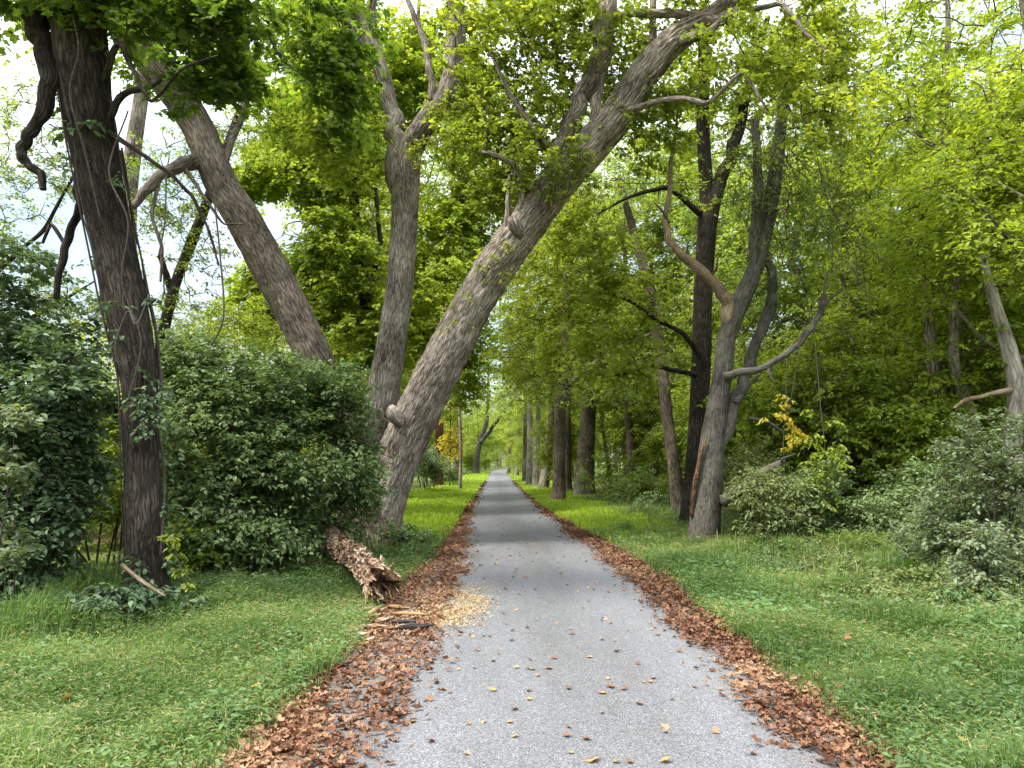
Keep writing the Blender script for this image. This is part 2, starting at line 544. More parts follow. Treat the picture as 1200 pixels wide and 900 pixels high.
def ground_mat():
    m, nt, N = newmat('ground_soil')
    L = nt.links.new
    tc = N('ShaderNodeTexCoord')
    a = N('ShaderNodeAttribute', attribute_name='tv')
    sp = N('ShaderNodeSeparateXYZ')
    L(a.outputs['Vector'], sp.inputs[0])
    n = N('ShaderNodeTexNoise', i_Scale=1.3, i_Detail=8, i_Roughness=.7)
    L(tc.outputs['Object'], n.inputs['Vector'])
    r = ramp(N('ShaderNodeValToRGB'), [(.35, (.04, .055, .016)), (.5, (.085, .11, .025)), (.68, (.14, .16, .04))])
    L(n.outputs['Fac'], r.inputs[0])
    n_b = N('ShaderNodeTexNoise', i_Scale=28, i_Detail=5, i_Roughness=.7)
    L(tc.outputs['Object'], n_b.inputs['Vector'])
    rb = ramp(N('ShaderNodeValToRGB'), [(.35, (.035, .02, .012)), (.5, (.1, .055, .033)), (.65, (.19, .12, .08))])
    L(n_b.outputs['Fac'], rb.inputs[0])
    mm = N('ShaderNodeMix', data_type='RGBA')
    L(sp.outputs[0], mm.inputs[0])
    L(r.outputs[0], mm.inputs[6])
    L(rb.outputs[0], mm.inputs[7])
    bp = N('ShaderNodeBump', i_Strength=.6, i_Distance=.03)
    L(n_b.outputs['Fac'], bp.inputs['Height'])
    p = N('ShaderNodeBsdfPrincipled', i_Roughness=.95)
    p.inputs['Specular IOR Level'].default_value = .1
    L(mm.outputs[2], p.inputs['Base Color'])
    L(bp.outputs[0], p.inputs['Normal'])
    o = N('ShaderNodeOutputMaterial')
    L(p.outputs[0], o.inputs[0])
    return m


def gravel_mat():
    m, nt, N = newmat('grey_gravel')
    L = nt.links.new
    tc = N('ShaderNodeTexCoord')
    v = N('ShaderNodeTexVoronoi', i_Scale=125, i_Randomness=1)
    L(tc.outputs['Object'], v.inputs['Vector'])
    sep = N('ShaderNodeSeparateColor')
    L(v.outputs['Color'], sep.inputs[0])
    r = ramp(N('ShaderNodeValToRGB'), [(0, (.038, .039, .042)), (.45, (.108, .111, .12)), (.8, (.168, .172, .184)), (1, (.29, .29, .29))])
    L(sep.outputs[0], r.inputs[0])
    v2 = N('ShaderNodeTexVoronoi', i_Scale=210)
    L(tc.outputs['Object'], v2.inputs['Vector'])
    s2 = N('ShaderNodeSeparateColor')
    L(v2.outputs['Color'], s2.inputs[0])
    r2 = ramp(N('ShaderNodeValToRGB'), [(0, (.055, .055, .057)), (.6, (.138, .138, .146)), (1, (.29, .29, .29))])
    L(s2.outputs[0], r2.inputs[0])
    mm = N('ShaderNodeMix', data_type='RGBA', i_0=.4)
    L(r.outputs[0], mm.inputs[6])
    L(r2.outputs[0], mm.inputs[7])
    # broad wear: slightly browner crown and edges, paler wheel tracks
    n = N('ShaderNodeTexNoise', i_Scale=.8, i_Detail=6, i_Roughness=.65)
    mp = N('ShaderNodeMapping')
    mp.inputs['Scale'].default_value = (1.6, .35, 1)
    L(tc.outputs['Object'], mp.inputs['Vector'])
    L(mp.outputs[0], n.inputs['Vector'])
    rr = ramp(N('ShaderNodeValToRGB'), [(.35, (.84, .83, .82)), (.52, (1.0, 1.0, 1.0)), (.7, (1.13, 1.12, 1.1))])
    L(n.outputs['Fac'], rr.inputs[0])
    mu = N('ShaderNodeMix', data_type='RGBA', blend_type='MULTIPLY', i_0=1)
    L(mm.outputs[2], mu.inputs[6])
    L(rr.outputs[0], mu.inputs[7])
    a = N('ShaderNodeAttribute', attribute_name='tv')
    sp = N('ShaderNodeSeparateXYZ')
    L(a.outputs['Vector'], sp.inputs[0])
    # two slightly paler wheel tracks, browner crown between
    wt = ramp(N('ShaderNodeValToRGB'), [(.0, (.9, .88, .85)), (.22, (1.08, 1.08, 1.08)), (.38, (.97, .965, .95)), (.5, (.86, .85, .82)), (.62, (.97, .965, .95)), (.78, (1.08, 1.08, 1.08)), (1, (.9, .88, .85))])
    nwt = N('ShaderNodeTexNoise', i_Scale=2.2, i_Detail=4)
    L(tc.outputs['Object'], nwt.inputs['Vector'])
    w0 = N('ShaderNodeMath', operation='MULTIPLY_ADD', i_1=.5, i_2=.5)
    L(sp.outputs[1], w0.inputs[0])
    w1 = N('ShaderNodeMath', operation='MULTIPLY_ADD', i_1=.24, i_2=-.12)
    L(nwt.outputs['Fac'], w1.inputs[0])
    w2 = N('ShaderNodeMath', operation='ADD')
    L(w0.outputs[0], w2.inputs[0])
    L(w1.outputs[0], w2.inputs[1])
    L(w2.outputs[0], wt.inputs[0])
    mw = N('ShaderNodeMix', data_type='RGBA', blend_type='MULTIPLY', i_0=.8)
    L(mu.outputs[2], mw.inputs[6])
    L(wt.outputs[0], mw.inputs[7])
    nb = N('ShaderNodeTexNoise', i_Scale=5, i_Detail=6, i_Roughness=.7)
    L(tc.outputs['Object'], nb.inputs['Vector'])
    ed = N('ShaderNodeMath', operation='MULTIPLY_ADD', i_1=1.3, i_2=-.65)
    L(nb.outputs['Fac'], ed.inputs[0])
    ed2 = N('ShaderNodeMath', operation='ADD', use_clamp=True)
    L(ed.outputs[0], ed2.inputs[0])
    L(sp.outputs[0], ed2.inputs[1])
    m3 = N('ShaderNodeMix', data_type='RGBA')
    L(ed2.outputs[0], m3.inputs[0])
    L(mw.outputs[2], m3.inputs[6])
    m3.inputs[7].default_value = (.12, .1, .078, 1)
    bp = N('ShaderNodeBump', i_Strength=.55, i_Distance=.006)
    L(v.outputs['Distance'], bp.inputs['Height'])
    bp.invert = True
    p = N('ShaderNodeBsdfPrincipled', i_Roughness=.85)
    p.inputs['Specular IOR Level'].default_value = .3
    L(m3.outputs[2], p.inputs['Base Color'])
    L(bp.outputs[0], p.inputs['Normal'])
    o = N('ShaderNodeOutputMaterial')
    L(p.outputs[0], o.inputs[0])
    return m


# ------------------------------------------------------------------ ground and path
def axis_steps(a, b, st, far0, far1, g=1.18):
    mid = list(np.arange(a, b, st))
    up, s, v = [], st, mid[-1]
    while v < far1:
        s *= g
        v += s
        up.append(v)
    dn, s, v = [], st, mid[0]
    while v > far0:
        s *= g
        v -= s
        dn.append(v)
    return np.array(dn[::-1] + mid + up)


def sstep(a, b, x):
    t = np.clip((x - a) / (b - a), 0, 1)
    return t * t * (3 - 2 * t)


def band_l(y):   # width of the leaf band left of the gravel
    return lerp1(y, [0, 4, 6.5, 8.3, 10.5, 13, 17, 23, 35, 70], [.62, .7, .6, .7, .58, .54, .36, .24, .12, .03])


def band_r(y):
    return lerp1(y, [0, 4, 7, 9, 13, 17, 23, 35, 70], [.34, .37, .48, .54, .56, .44, .26, .12, .05])


def verge_d(x, y):
    """distance outside the leaf band (negative on band and path)"""
    u = x - path_c(y)
    return np.where(u < 0, -u - HW - band_l(y), u - HW - band_r(y)) + .22 * (n2(x, y, 1.4, 21.) - .5)


xs = axis_steps(-10, 12, .14, -1200, 1200)
ys = axis_steps(0, 50, .2, -60, 2600)
X, Y = np.meshgrid(xs, ys)
Z = gz(X, Y)
vd = verge_d(X, Y)
br = 1 - sstep(-.05, .3, vd)
br = np.maximum(br, .55 * sstep(.5, .7, n2(X, Y, .5, 31.)) * sstep(1.5, 4, vd) * (Y < 60))
nx, ny = len(xs), len(ys)
i = np.arange(ny - 1)[:, None] * nx + np.arange(nx - 1)[None]
f = np.stack([i, i + 1, i + nx + 1, i + nx], -1).reshape(-1, 4)
mb = MB()
mb.add(np.stack([X, Y, Z], -1), f, np.stack([br, br, br], -1))
tag(mb.build('ground', ground_mat()), kind='structure')

ys = np.concatenate([np.arange(-4, 40, .12), np.arange(40, 120, .5), np.arange(120, 260, 2)])
us = np.linspace(-1, 1, 25)
Yp = np.repeat(ys[:, None], len(us), 1)
wl = HW + .12 + .42 * np.clip(band_l(ys) / .6, 0, 1) + .5 * (n2(ys * 0, ys, 1.1, 2.) - .5)
wr = HW + .10 + .28 * np.clip(band_r(ys) / .5, 0, 1) + .35 * (n2(ys * 0 + 7, ys, 1.1, 5.) - .5)
Xp = path_c(ys)[:, None] + np.where(us[None] < 0, us[None] * wl[:, None], us[None] * wr[:, None])
Zp = .012 - .02 * us[None] ** 4 + .012 * (n2(Xp, Yp, 1.1, 4.) - .5)
ed = sstep(HW - .3, HW + .7, np.abs(Xp - path_c(Yp))) * .6 + .5 * sstep(.9, 1, np.abs(us))[None]
i = np.arange(len(ys) - 1)[:, None] * len(us) + np.arange(len(us) - 1)[None]
f = np.stack([i, i + 1, i + len(us) + 1, i + len(us)], -1).reshape(-1, 4)
mb = MB()
mb.add(np.stack([Xp, Yp, Zp], -1), f, np.stack([ed, us[None] * np.ones_like(Xp), ed], -1))
tag(mb.build('gravel_path', gravel_mat()), kind='structure')


# ------------------------------------------------------------------ grass and weeds (stuff)
def scatter(n, x0, x1, y0, y1, dens):
    x = rng.uniform(x0, x1, n)
    y = rng.uniform(y0, y1, n)
    k = rng.random(n) < dens(x, y)
    return x[k], y[k]


def blades(mb, x, y, h, w, lean=.5, mat=0):
    n = len(x)
    z = gz(x, y) - .01
    b = np.stack([x, y, z], -1)
    a = rng.uniform(0, 2 * PI, n)
    d = np.stack([np.cos(a), np.sin(a), np.zeros(n)], -1)
    s = np.stack([-np.sin(a), np.cos(a), np.zeros(n)], -1)
    le = rng.uniform(.1, 1, n)[:, None] * lean
    h_, w_ = h[:, None], w[:, None]
    up = np.array([0, 0, 1.])
    m = b + up * h_ * .6 + d * le * h_ * .35
    t = b + up * h_ * (1 - .35 * le) + d * le * h_ * 1.1
    V = np.stack([b - s * w_ / 2, b + s * w_ / 2, m + s * w_ * .42, m - s * w_ * .42, t], 1)
    base = np.arange(n)[:, None] * 5
    cl = np.clip((n2(x, y, .8, 12.) - .5) * 2 + .5, 0, 1)
    tint = np.stack([rng.random(n), cl, rng.random(n)], -1)
    mb.add(V, [base + np.array([[0, 1, 2, 3]]), base + np.array([[3, 2, 4]])], np.repeat(tint, 5, 0), mat, smooth=False)


def gdens(x, y):
    d = verge_d(x, y)
    e = sstep(-.12, .18, d)
    e = e * (.35 + .65 * sstep(.3, .55, n2(x, y, .9, 55.)))
    near = np.clip(7.0 / np.maximum(y, 3), .06, 1) ** 1.3
    lim = 1 - sstep(3.2, 5.5, np.where(x < 0, d - .6 - .15 * np.maximum(y - 8, 0) * 0, d))
    return e * near * np.where(x < 0, 1 - sstep(-.1, .6, -x - lerp1(y, [0, 6.5, 8.2, 10.8, 13, 16, 30], [9, 5.2, 4.6, 3.2, 3.0, 4, 6.5])), lim)


mb = MB()
x, y = scatter(620000, -8, 9, 3.0, 17, gdens)
hh = (.045 + .07 * n2(x, y, 1.1, 8.) + .10 * sstep(1.0, 3.5, verge_d(x, y)) * n2(x, y, .7, 18.)) * rng.uniform(.6, 1.5, len(x))
hh = hh * (1 + 1.6 * sstep(.52, .75, n2(x, y, 1.6, 28.)))
blades(mb, x, y, hh, .0035 + .0007 * y * rng.uniform(.6, 1.4, len(x)), .8)
x, y = scatter(26000, -8, 9, 3.0, 17, lambda x, y: gdens(x, y) * sstep(.1, .9, verge_d(x, y)) * sstep(.4, .7, n2(x, y, .9, 83.)))
blades(mb, x, y, rng.uniform(.12, .3, len(x)), .003 + .0007 * y, .6)
# low broad-leaved weeds among the grass
x, y = scatter(300000, -8, 9, 3.0, 17, lambda x, y: gdens(x, y) * sstep(.4, .62, n2(x, y, .75, 77.)))
n = len(x)
big = 1 + 1.1 * sstep(.55, .72, n2(x, y, 1.1, 71.)) * (rng.random(n) < .4)
hgt = rng.uniform(.02, .15, n) * (.7 + .9 * n2(x, y, .9, 6.))
P = np.stack([x, y, gz(x, y) + hgt], -1)
a = rng.uniform(0, 2 * PI, n)
ax = np.stack([np.cos(a), np.sin(a), rng.uniform(-.5, .3, n)], -1)
tint = np.stack([rng.random(n), np.clip((n2(x, y, .8, 12.) - .5) * 2 + .5, 0, 1), rng.random(n)], -1)
leaves(mb, P, ax, np.array([0, 0, 1.]) + rng.normal(0, .35, (n, 3)), rng.uniform(.018, .045, n) * big * (1 + .03 * y), tint, OVATE, 1)
x, y = scatter(900000, -8, 9, 3.0, 17, gdens)
n = len(x)
hgt = rng.uniform(.015, .11, n) * (.55 + 1.0 * n2(x, y, 1.3, 6.5)) + .12 * sstep(.5, 3.0, verge_d(x, y)) * n2(x, y, .8, 19.) * rng.random(n) + .16 * sstep(.5, .72, n2(x, y, 1.6, 28.)) * rng.random(n)
P = np.stack([x, y, gz(x, y) + hgt], -1)
a = rng.uniform(0, 2 * PI, n)
ax = np.stack([np.cos(a), np.sin(a), rng.uniform(-.45, .5, n)], -1)
tint = np.stack([rng.random(n), np.clip((n2(x, y, .8, 12.) - .5) * 2 + .5, 0, 1), rng.random(n)], -1)
leaves(mb, P, ax, np.array([0, 0, 1.]) + rng.normal(0, .4, (n, 3)), rng.uniform(.022, .05, n) * (1 + .05 * y), tint, LANCE, 2)
tag(mb.build('verge_grass', [M['grass'], M['weed'], M['stiltgrass']]), 'short green grass and low weeds along both sides of the gravel path', 'grass', kind='stuff')

mb = MB()


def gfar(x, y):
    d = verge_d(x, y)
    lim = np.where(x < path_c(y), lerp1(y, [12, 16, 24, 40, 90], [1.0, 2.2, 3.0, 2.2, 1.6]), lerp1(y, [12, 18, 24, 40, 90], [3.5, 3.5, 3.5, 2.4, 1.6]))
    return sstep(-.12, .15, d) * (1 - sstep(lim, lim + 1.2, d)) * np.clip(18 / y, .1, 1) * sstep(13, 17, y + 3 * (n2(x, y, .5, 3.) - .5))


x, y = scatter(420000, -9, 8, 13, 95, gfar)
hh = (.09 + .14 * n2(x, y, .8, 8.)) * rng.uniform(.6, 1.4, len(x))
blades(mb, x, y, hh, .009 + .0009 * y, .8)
tag(mb.build('sun_tinted_grass', [M['grass_sun_tint']]), 'yellow-green grass further along the path, sun patches put into its lighter colour', 'grass', kind='stuff')

# the rough bank of tall weeds and low brush right of the mown strip
mb = MB()
x, y = scatter(30000, 2.6, 16, 4.2, 30, lambda x, y: sstep(1.0, 2.5, verge_d(x, y) + .9 * (n2(x, y, .6, 23.) - .5)) * (.3 + .7 * sstep(.35, .6, n2(x, y, .7, 29.))) * np.clip(11 / y, .3, 1) * (x < y * .75 + 2.5))
d_ = verge_d(x, y)
hb = (.06 + .14 * sstep(1.2, 2.6, d_) * (.3 + 1.4 * n2(x, y, 1.1, 38.)) + .6 * sstep(2.8, 5.2, d_) * (.25 + 1.2 * n2(x, y, .45, 35.)) + .3 * sstep(5, 9, d_)) * rng.uniform(.35, 1.15, len(x))
C = np.stack([x, y, gz(x, y) + hb], -1)
kind_ = n2(x, y, .5, 47.) + rng.normal(0, .06, len(x))
for q, (lo_, hi_, mt, szz, tm) in enumerate([(-9, .42, 1, .05, OVATE), (.42, .52, 2, .055, LANCE), (.52, .6, 3, .05, OVATE), (.6, 9, 4, .06, OVATE)]):
    kk = (kind_ > lo_) & (kind_ <= hi_)
    Ck = C[kk]
    if len(Ck):
        b_ = Ck.copy()
        b_[:, 2] = gz(b_[:, 0], b_[:, 1]) - .02
        b_[:, :2] += rng.normal(0, .06, (len(Ck), 2))
        rods(mb, b_, Ck, .004, .003, 0)
        spray(mb, Ck, rng.normal(0, 1, Ck.shape), .2 + .12 * np.clip(d_[kk] - 2, 0, 2), 5, 8, szz, tm, .45, .35, mt, 0, False)
x, y = scatter(60000, 2.6, 14, 4.2, 24, lambda x, y: sstep(1.4, 3.0, verge_d(x, y)) * sstep(.45, .65, n2(x, y, .8, 53.)) * np.clip(9 / y, .2, 1) * (x < y * .75 + 2.5))
blades(mb, x, y, rng.uniform(.15, .5, len(x)), .005 + .0008 * y, .7, 2)
tag(mb.build('tall_weeds', [M['twig'], M['weed'], M['stiltgrass'], M['leaf_silver'], M['leaf_vine']]), 'rough bank of tall weeds and low brush between the right-hand grass and the woods', 'weeds', kind='stuff')

# ------------------------------------------------------------------ leaf litter (stuff)
mb = MB()


def ldens(x, y):
    u = x - path_c(y)
    d = verge_d(x, y)
    inner = np.where(u < 0, -u - HW, u - HW) + .4 * (n2(x, y, 1.8, 91.) - .5) - .04
    inner = np.where(u < 0, inner + .08, inner + .03)
    core = sstep(-.12, .14, inner) * (1 - sstep(-.04, .16, d))
    fringe = .07 * sstep(-.5, .05, inner) ** 2 * (1 - sstep(.05, 1.1, d)) * (.3 + 1.4 * n2(x, y, 2.1, 44.))
    patch = np.where((u < 0) & (y < 6.8), .62 + .38 * sstep(.4, .6, n2(x, y, 1.9, 66.)), .7 + .3 * sstep(.3, .55, n2(x, y, 2.6, 61.)))
    logz = .85 * np.exp(-(((x + 1.62) / .5) ** 2 + ((y - 8.25) / .55) ** 2) ** 2)
    return np.maximum(np.maximum(core * patch, fringe), logz) * np.clip(9 / np.maximum(y, 3), .1, 1)


x, y = scatter(520000, -3.4, 2.8, 3.0, 60, ldens)
n = len(x)
P = np.stack([x, y, np.where(np.abs(x - path_c(y)) < HW + .2, .012, gz(x, y) + .01) + rng.random(n) ** 1.5 * .035], -1)
a = rng.uniform(0, 2 * PI, n)
ax = np.stack([np.cos(a), np.sin(a), rng.normal(0, .22, n)], -1)
cl = np.clip((n2(x, y, 1.2, 15.) - .5) * 2 + .5, 0, 1)
tint = np.stack([rng.random(n), cl, rng.random(n)], -1)
sz = (.018 + .055 * rng.random(n) ** 1.25) * np.clip(1 + .018 * (y - 8), 1, 2.2)
leaves(mb, P, ax, np.array([0, 0, 1.]) + rng.normal(0, .42, (n, 3)), sz, tint, CURL, 0)
tag(mb.build('leaf_litter', [M['litter']]), 'band of brown and orange dry leaves along both path edges', 'leaf litter', kind='stuff')

# sawdust spill on the path edge beside the log
mb = MB()
x, y = scatter(150000, -1.6, .4, 6.6, 10.2, lambda x, y: np.exp(-(((x + .63 - .13 * (y - 8.2)) / .27) ** 2 + ((y - 8.1) / .9) ** 2)) * (.25 + .75 * sstep(.36, .55, n2(x, y, 3., 4.))))
n = len(x)
P = np.stack([x, y, .014 + rng.random(n) * .02], -1)
a = rng.uniform(0, 2 * PI, n)
leaves(mb, P, np.stack([np.cos(a), np.sin(a), rng.normal(0, .2, n)], -1), np.array([0, 0, 1.]) + rng.normal(0, .4, (n, 3)), rng.uniform(.008, .024, n), rng.random((n, 3)), RHOMB, 0)
tag(mb.build('sawdust', [M['sawdust']]), 'pale yellow sawdust spilled on the path edge near the fallen log', 'sawdust', kind='stuff')


# ------------------------------------------------------------------ fallen leaves lying on the gravel: things
def leaf_mesh(seed, mat):
    r = np.random.default_rng(seed)
    TV, TF = MAPLE
    V = TV.copy()
    V[:, 1] -= .45
    rr = np.linalg.norm(V[:, :2], axis=1)
    V[:, 2] += (.35 + .3 * r.random()) * rr ** 2 + r.normal(0, .05, len(V))
    V[:, 2] -= V[:, 2].min() - .02
    mb_ = MB()
    mb_.add(V, TF, np.tile(r.random((1, 3)), (len(V), 1)), smooth=True)
    st_a, st_b = np.array([[0, -.4, V[0, 2]]]), np.array([[.1, -.85, V[0, 2] + .15]])
    rods(mb_, st_a, st_b, .015, .01)
    return mb_.build('fallen_leaf', [mat])


leaf_src = [leaf_mesh(s, M['litter']) for s in range(6)] + [leaf_mesh(9, M['litter_orange']), leaf_mesh(10, M['litter_orange']), leaf_mesh(11, M['litter_yellow'])]
used_src = set()


def drop_leaf(k, x, y, s, label, rot=None, tilt=(0, 0)):
    o = leaf_src[k]
    if k in used_src:
        o = o.copy()
        COL.objects.link(o)
    used_src.add(k)
    o.location = (x, y, .018)
    o.scale = (s, s, s)
    o.rotation_euler = (tilt[0], tilt[1], rng.uniform(0, 6.28) if rot is None else rot)
    tag(o, label, 'fallen leaf', 'fallen leaves scattered on the gravel path')


def gpix(px, py):
    dx, dz = (px - 600) / F, (450 - py) / F
    yy, zz = CT - dz * ST, ST + dz * CT
    s = -HC / zz
    return dx * s, yy * s


for px, py, k, s, lab in [
    (696, 895, 6, .1, 'orange curled leaf at the very bottom edge of the path'),
    (781, 896, 7, .09, 'pale orange leaf at the bottom of the path right of the curled one'),
    (706, 815, 6, .085, 'orange-brown leaf of the pair lying right of the path middle'),
    (716, 808, 0, .085, 'dark brown leaf touching the orange-brown leaf right of the path middle'),
    (666, 810, 1, .065, 'brown curled leaf just left of the orange pair on the gravel'),
    (664, 866, 2, .065, 'reddish brown leaf alone on the gravel near the bottom'),
    (604, 867, 8, .06, 'flat yellow-green leaf on the gravel near the bottom'),
    (577, 812, 7, .07, 'light orange leaf with a dark side left of the path middle'),
    (603, 835, 3, .065, 'small brown folded leaf standing up on the gravel'),
    (620, 823, 7, .06, 'small tan leaf above the folded brown leaf'),
    (642, 786, 4, .08, 'large red-brown leaf in the middle of the path'),
    (624, 787, 6, .065, 'orange leaf left of the large red-brown leaf'),
    (605, 785, 8, .06, 'pale yellow leaf beside the orange leaf on the gravel'),
    (577, 777, 5, .075, 'dark upright curled leaf left on the gravel'),
    (712, 798, 6, .06, 'bright orange leaf behind the orange-brown pair'),
    (766, 798, 0, .06, 'dark brown leaf on the right half of the gravel'),
    (483, 849, 8, .06, 'yellow leaf on the gravel by the left leaf band'),
    (456, 811, 2, .08, 'dark crumpled leaf at the left edge of the gravel'),
    (669, 886, 8, .05, 'small greenish leaf near the bottom middle of the path'),
    (548, 887, 5, .06, 'long dark leaf flat on the gravel bottom left')]:
    gx, gy = gpix(px, py)
    drop_leaf(k, gx, gy, s * .8, lab, tilt=(rng.normal(0, .2), rng.normal(0, .2)))
for px, py, k, s_ in [(78, 832, 7, .09), (90, 846, 8, .08), (138, 782, 6, .07), (308, 690, 7, .08), (300, 818, 6, .07), (1040, 742, 7, .08), (995, 764, 2, .07), (1142, 820, 6, .07), (1035, 868, 1, .08), (1130, 885, 6, .07), (940, 736, 1, .06), (880, 680, 7, .06), (1010, 620, 7, .07), (360, 735, 1, .07), (230, 700, 2, .07)]:
    gx, gy = gpix(px, py)
    drop_leaf(k, gx, gy, s_, 'single dead leaf caught on top of the green grass', tilt=(rng.normal(0, .3), rng.normal(0, .3)))
    COL.objects[-1].location.z = float(gz(gx, gy)) + .085
    COL.objects[-1]['group'] = 'dead leaves lying on the grass'
cnt = 0
while cnt < 262:
    gy = 4.0 + 20 * rng.random() ** 1.4
    gx = path_c(gy) + rng.uniform(-1.0, 1.05)
    if gy < 6.5 and rng.random() < .55:
        continue
    drop_leaf(int(rng.integers(0, 6)) if rng.random() < .93 else int(rng.integers(6, 9)), gx, gy, rng.uniform(.03, .06), 'small dry leaf scattered on the grey gravel', tilt=(rng.normal(0, .25), rng.normal(0, .25)))
    cnt += 1
# ------------------------------------------------------------------ trees: helpers
class Tree:
    def __init__(s, name, label, loc, bark, cat='tree', group=None):
        s.root = empty(name, loc, label, cat, group)
        s.bark = bark
        s.nodes = []
        s.axis = np.array(loc, float)

    def trunk(s, P, R, name='trunk', seg=40, step=.05, bark=.014, lump=.12, flare=.4, seed=1.0, bs=1.0, mat=None, nodes=True, label=None):
        m = MB()
        C, r = tube(m, P, R, seg, step, bark, lump, flare, 0, seed, bs=bs)
        o = m.build(name, mat or s.bark, s.root)
        if label:
            o['label'] = label
        if name == 'trunk':
            s.trunk_obj = o
        if nodes:
            s.nodes.append(C[len(C) // 4::max(1, int(.25 / step))])
        return C, r

    def pt(s, pts, **k):
        P, R = pix(pts)
        return s.trunk(P, R, **k)

    def limb(s, pts, name='limb', seg=14, step=.06, bark=.005, lump=.06, seed=2.0, gnarl=.16, **k):
        P, R = pix(pts)
        n = len(P)
        PR = np.column_stack([P, R])
        t_ = np.linspace(0, n - 1, (n - 1) * 3 + 1)
        Q = np.stack([np.interp(t_, np.arange(n), PR[:, k_]) for k_ in range(4)], -1)
        Q = .6 * Q + .4 * catmull(PR, len(Q))
        r_ = np.random.default_rng(int(seed * 1000))
        g = gnarl * r_.normal(0, 1, (len(Q), 3)) * Q[:, 3:]
        g[0] = g[-1] = 0
        Q[:, :3] += g
        Q[:, 3] *= 1 + r_.normal(0, .05, len(Q))
        return s.trunk(Q[:, :3], Q[:, 3], name, seg, step, bark, lump, 0, seed, **k)

    def crown(s, lobes, leafmat, R=.6, twigs=5, nl=12, size=.1, tmpl=RHOMB, droop=.25, thr=.42, sc=.55, grown=True, name='crown', maxlen=3.5, geom=True, tw=.004, twigmat=None, label=None, centre=None, flat=.22, k=.011, r0=.008):
        C = lobe_pts(lobes, thr, sc)
        m = MB()
        if grown and s.nodes:
            grow(m, np.concatenate(s.nodes), C, maxlen, r0, k)
        cen = s.axis if centre is None else np.array(centre, float)
        D = C - cen
        D[:, 2] *= .15
        lc = np.concatenate([np.tile(c, (min(k, 10 ** 6), 1)) for c, r, k in lobes])[:len(C)] if False else None
        spray(m, C, D, R * rng.uniform(.7, 1.25, len(C)), twigs, nl, size, tmpl, flat, droop, 1, 0, geom, tw=tw)
        o = m.build(name, [twigmat or M['twig'], leafmat], s.root)
        if label:
            o['label'] = label
        return o


def ground_pt(p):
    return np.array([p[0], p[1], float(gz(p[0], p[1]))])


def based(pts):
    """put the first pixel point on the ground"""
    P, R = pix(pts)
    P[0, 2] = gz(P[0, 0], P[0, 1]) - .12
    return P, R


# ------------------------------------------------------------------ vine covered tree at the left
P, R = based([(172, 722, 8.2, 43.7), (169, 660, 8.2, 38.9), (168, 600, 8.2, 37.3), (165, 500, 8.2, 34.8), (163, 440, 8.2, 36.5), (152, 380, 8.2, 42.1), (132, 280, 8.15, 42.1), (112, 180, 8.1, 42.1), (98, 90, 8.0, 44.6), (90, 0, 7.9, 46.2), (80, -120, 7.8, 40.5), (60, -260, 7.8, 32.4)])
t = Tree('vine_covered_tree', 'dark vine-wrapped tree rising from the left verge with a drooping broken limb', P[0], M['bark_dark'])
t.trunk(P, R, seg=72, step=.03, bark=.016, lump=.14, flare=.3, seed=3.)
trunkA = (P, R)
t.limb([(62, -60, 7.9, 23.4), (40, 10, 7.9, 21.1), (52, 50, 7.85, 18.7), (58, 90, 7.8, 17.2), (50, 135, 7.8, 13.3), (34, 160, 7.8, 10.9), (24, 178, 7.8, 9.36), (34, 194, 7.8, 7.8), (49, 205, 7.8, 7.8), (51, 222, 7.8, 6.24)], seed=4., label='broken limb hanging down beside the trunk', seg=18, step=.03, nodes=False)
t.limb([(128, 155, 8.0, 6), (165, 180, 7.9, 5), (200, 204, 7.8, 4.5), (225, 230, 7.8, 4), (247, 275, 7.8, 3.5), (256, 310, 7.8, 3)], seed=5., nodes=False)
t.limb([(122, 95, 7.9, 8), (140, 50, 7.6, 6), (160, 90, 7.4, 5), (178, 118, 7.2, 4), (215, 80, 7, 3), (255, 65, 7, 2.5)], seed=6.)
t.limb([(128, 140, 7.9, 7), (143, 110, 7.8, 7), (170, 105, 7.7, 5), (200, 85, 7.6, 4), (215, 66, 7.6, 3)], seed=7.)
t.limb([(112, 200, 8.3, 9), (95, 240, 8.4, 9), (80, 280, 8.5, 8), (72, 310, 8.5, 8), (66, 350, 8.5, 6)], seed=8., nodes=False)
t.limb([(96, 250, 8.4, 7), (88, 225, 8.4, 6), (92, 205, 8.4, 4)], seed=8.5, nodes=False)
t.limb([(78, 290, 8.5, 5), (60, 262, 8.5, 4), (50, 285, 8.5, 3)], seed=8.7, nodes=False)
t.limb([(92, -40, 7.9, 20), (200, -60, 8, 14), (300, -40, 8.2, 9), (390, -10, 8.4, 5)], seed=9.)
t.limb([(80, -60, 7.9, 18), (20, -40, 7.6, 9), (-60, -20, 7.5, 5)], seed=9.5)
t.crown([lobe(190, 15, 7.9, 100, 42, 1.0, 50), lobe(310, 60, 8.2, 95, 60, .9, 80), lobe(235, 115, 8, 50, 30, .6, 12), lobe(370, 110, 8.4, 45, 45, .7, 24), lobe(390, 30, 8.4, 50, 50, .8, 30), lobe(50, -15, 7.6, 90, 28, .8, 34), lobe(160, -40, 7.8, 200, 40, 1.2, 50)],
        M['leaf_dark'], .46, 5, 8, .1, MAPLE, .35, .42, sc=.9, maxlen=2.2, tw=.003)

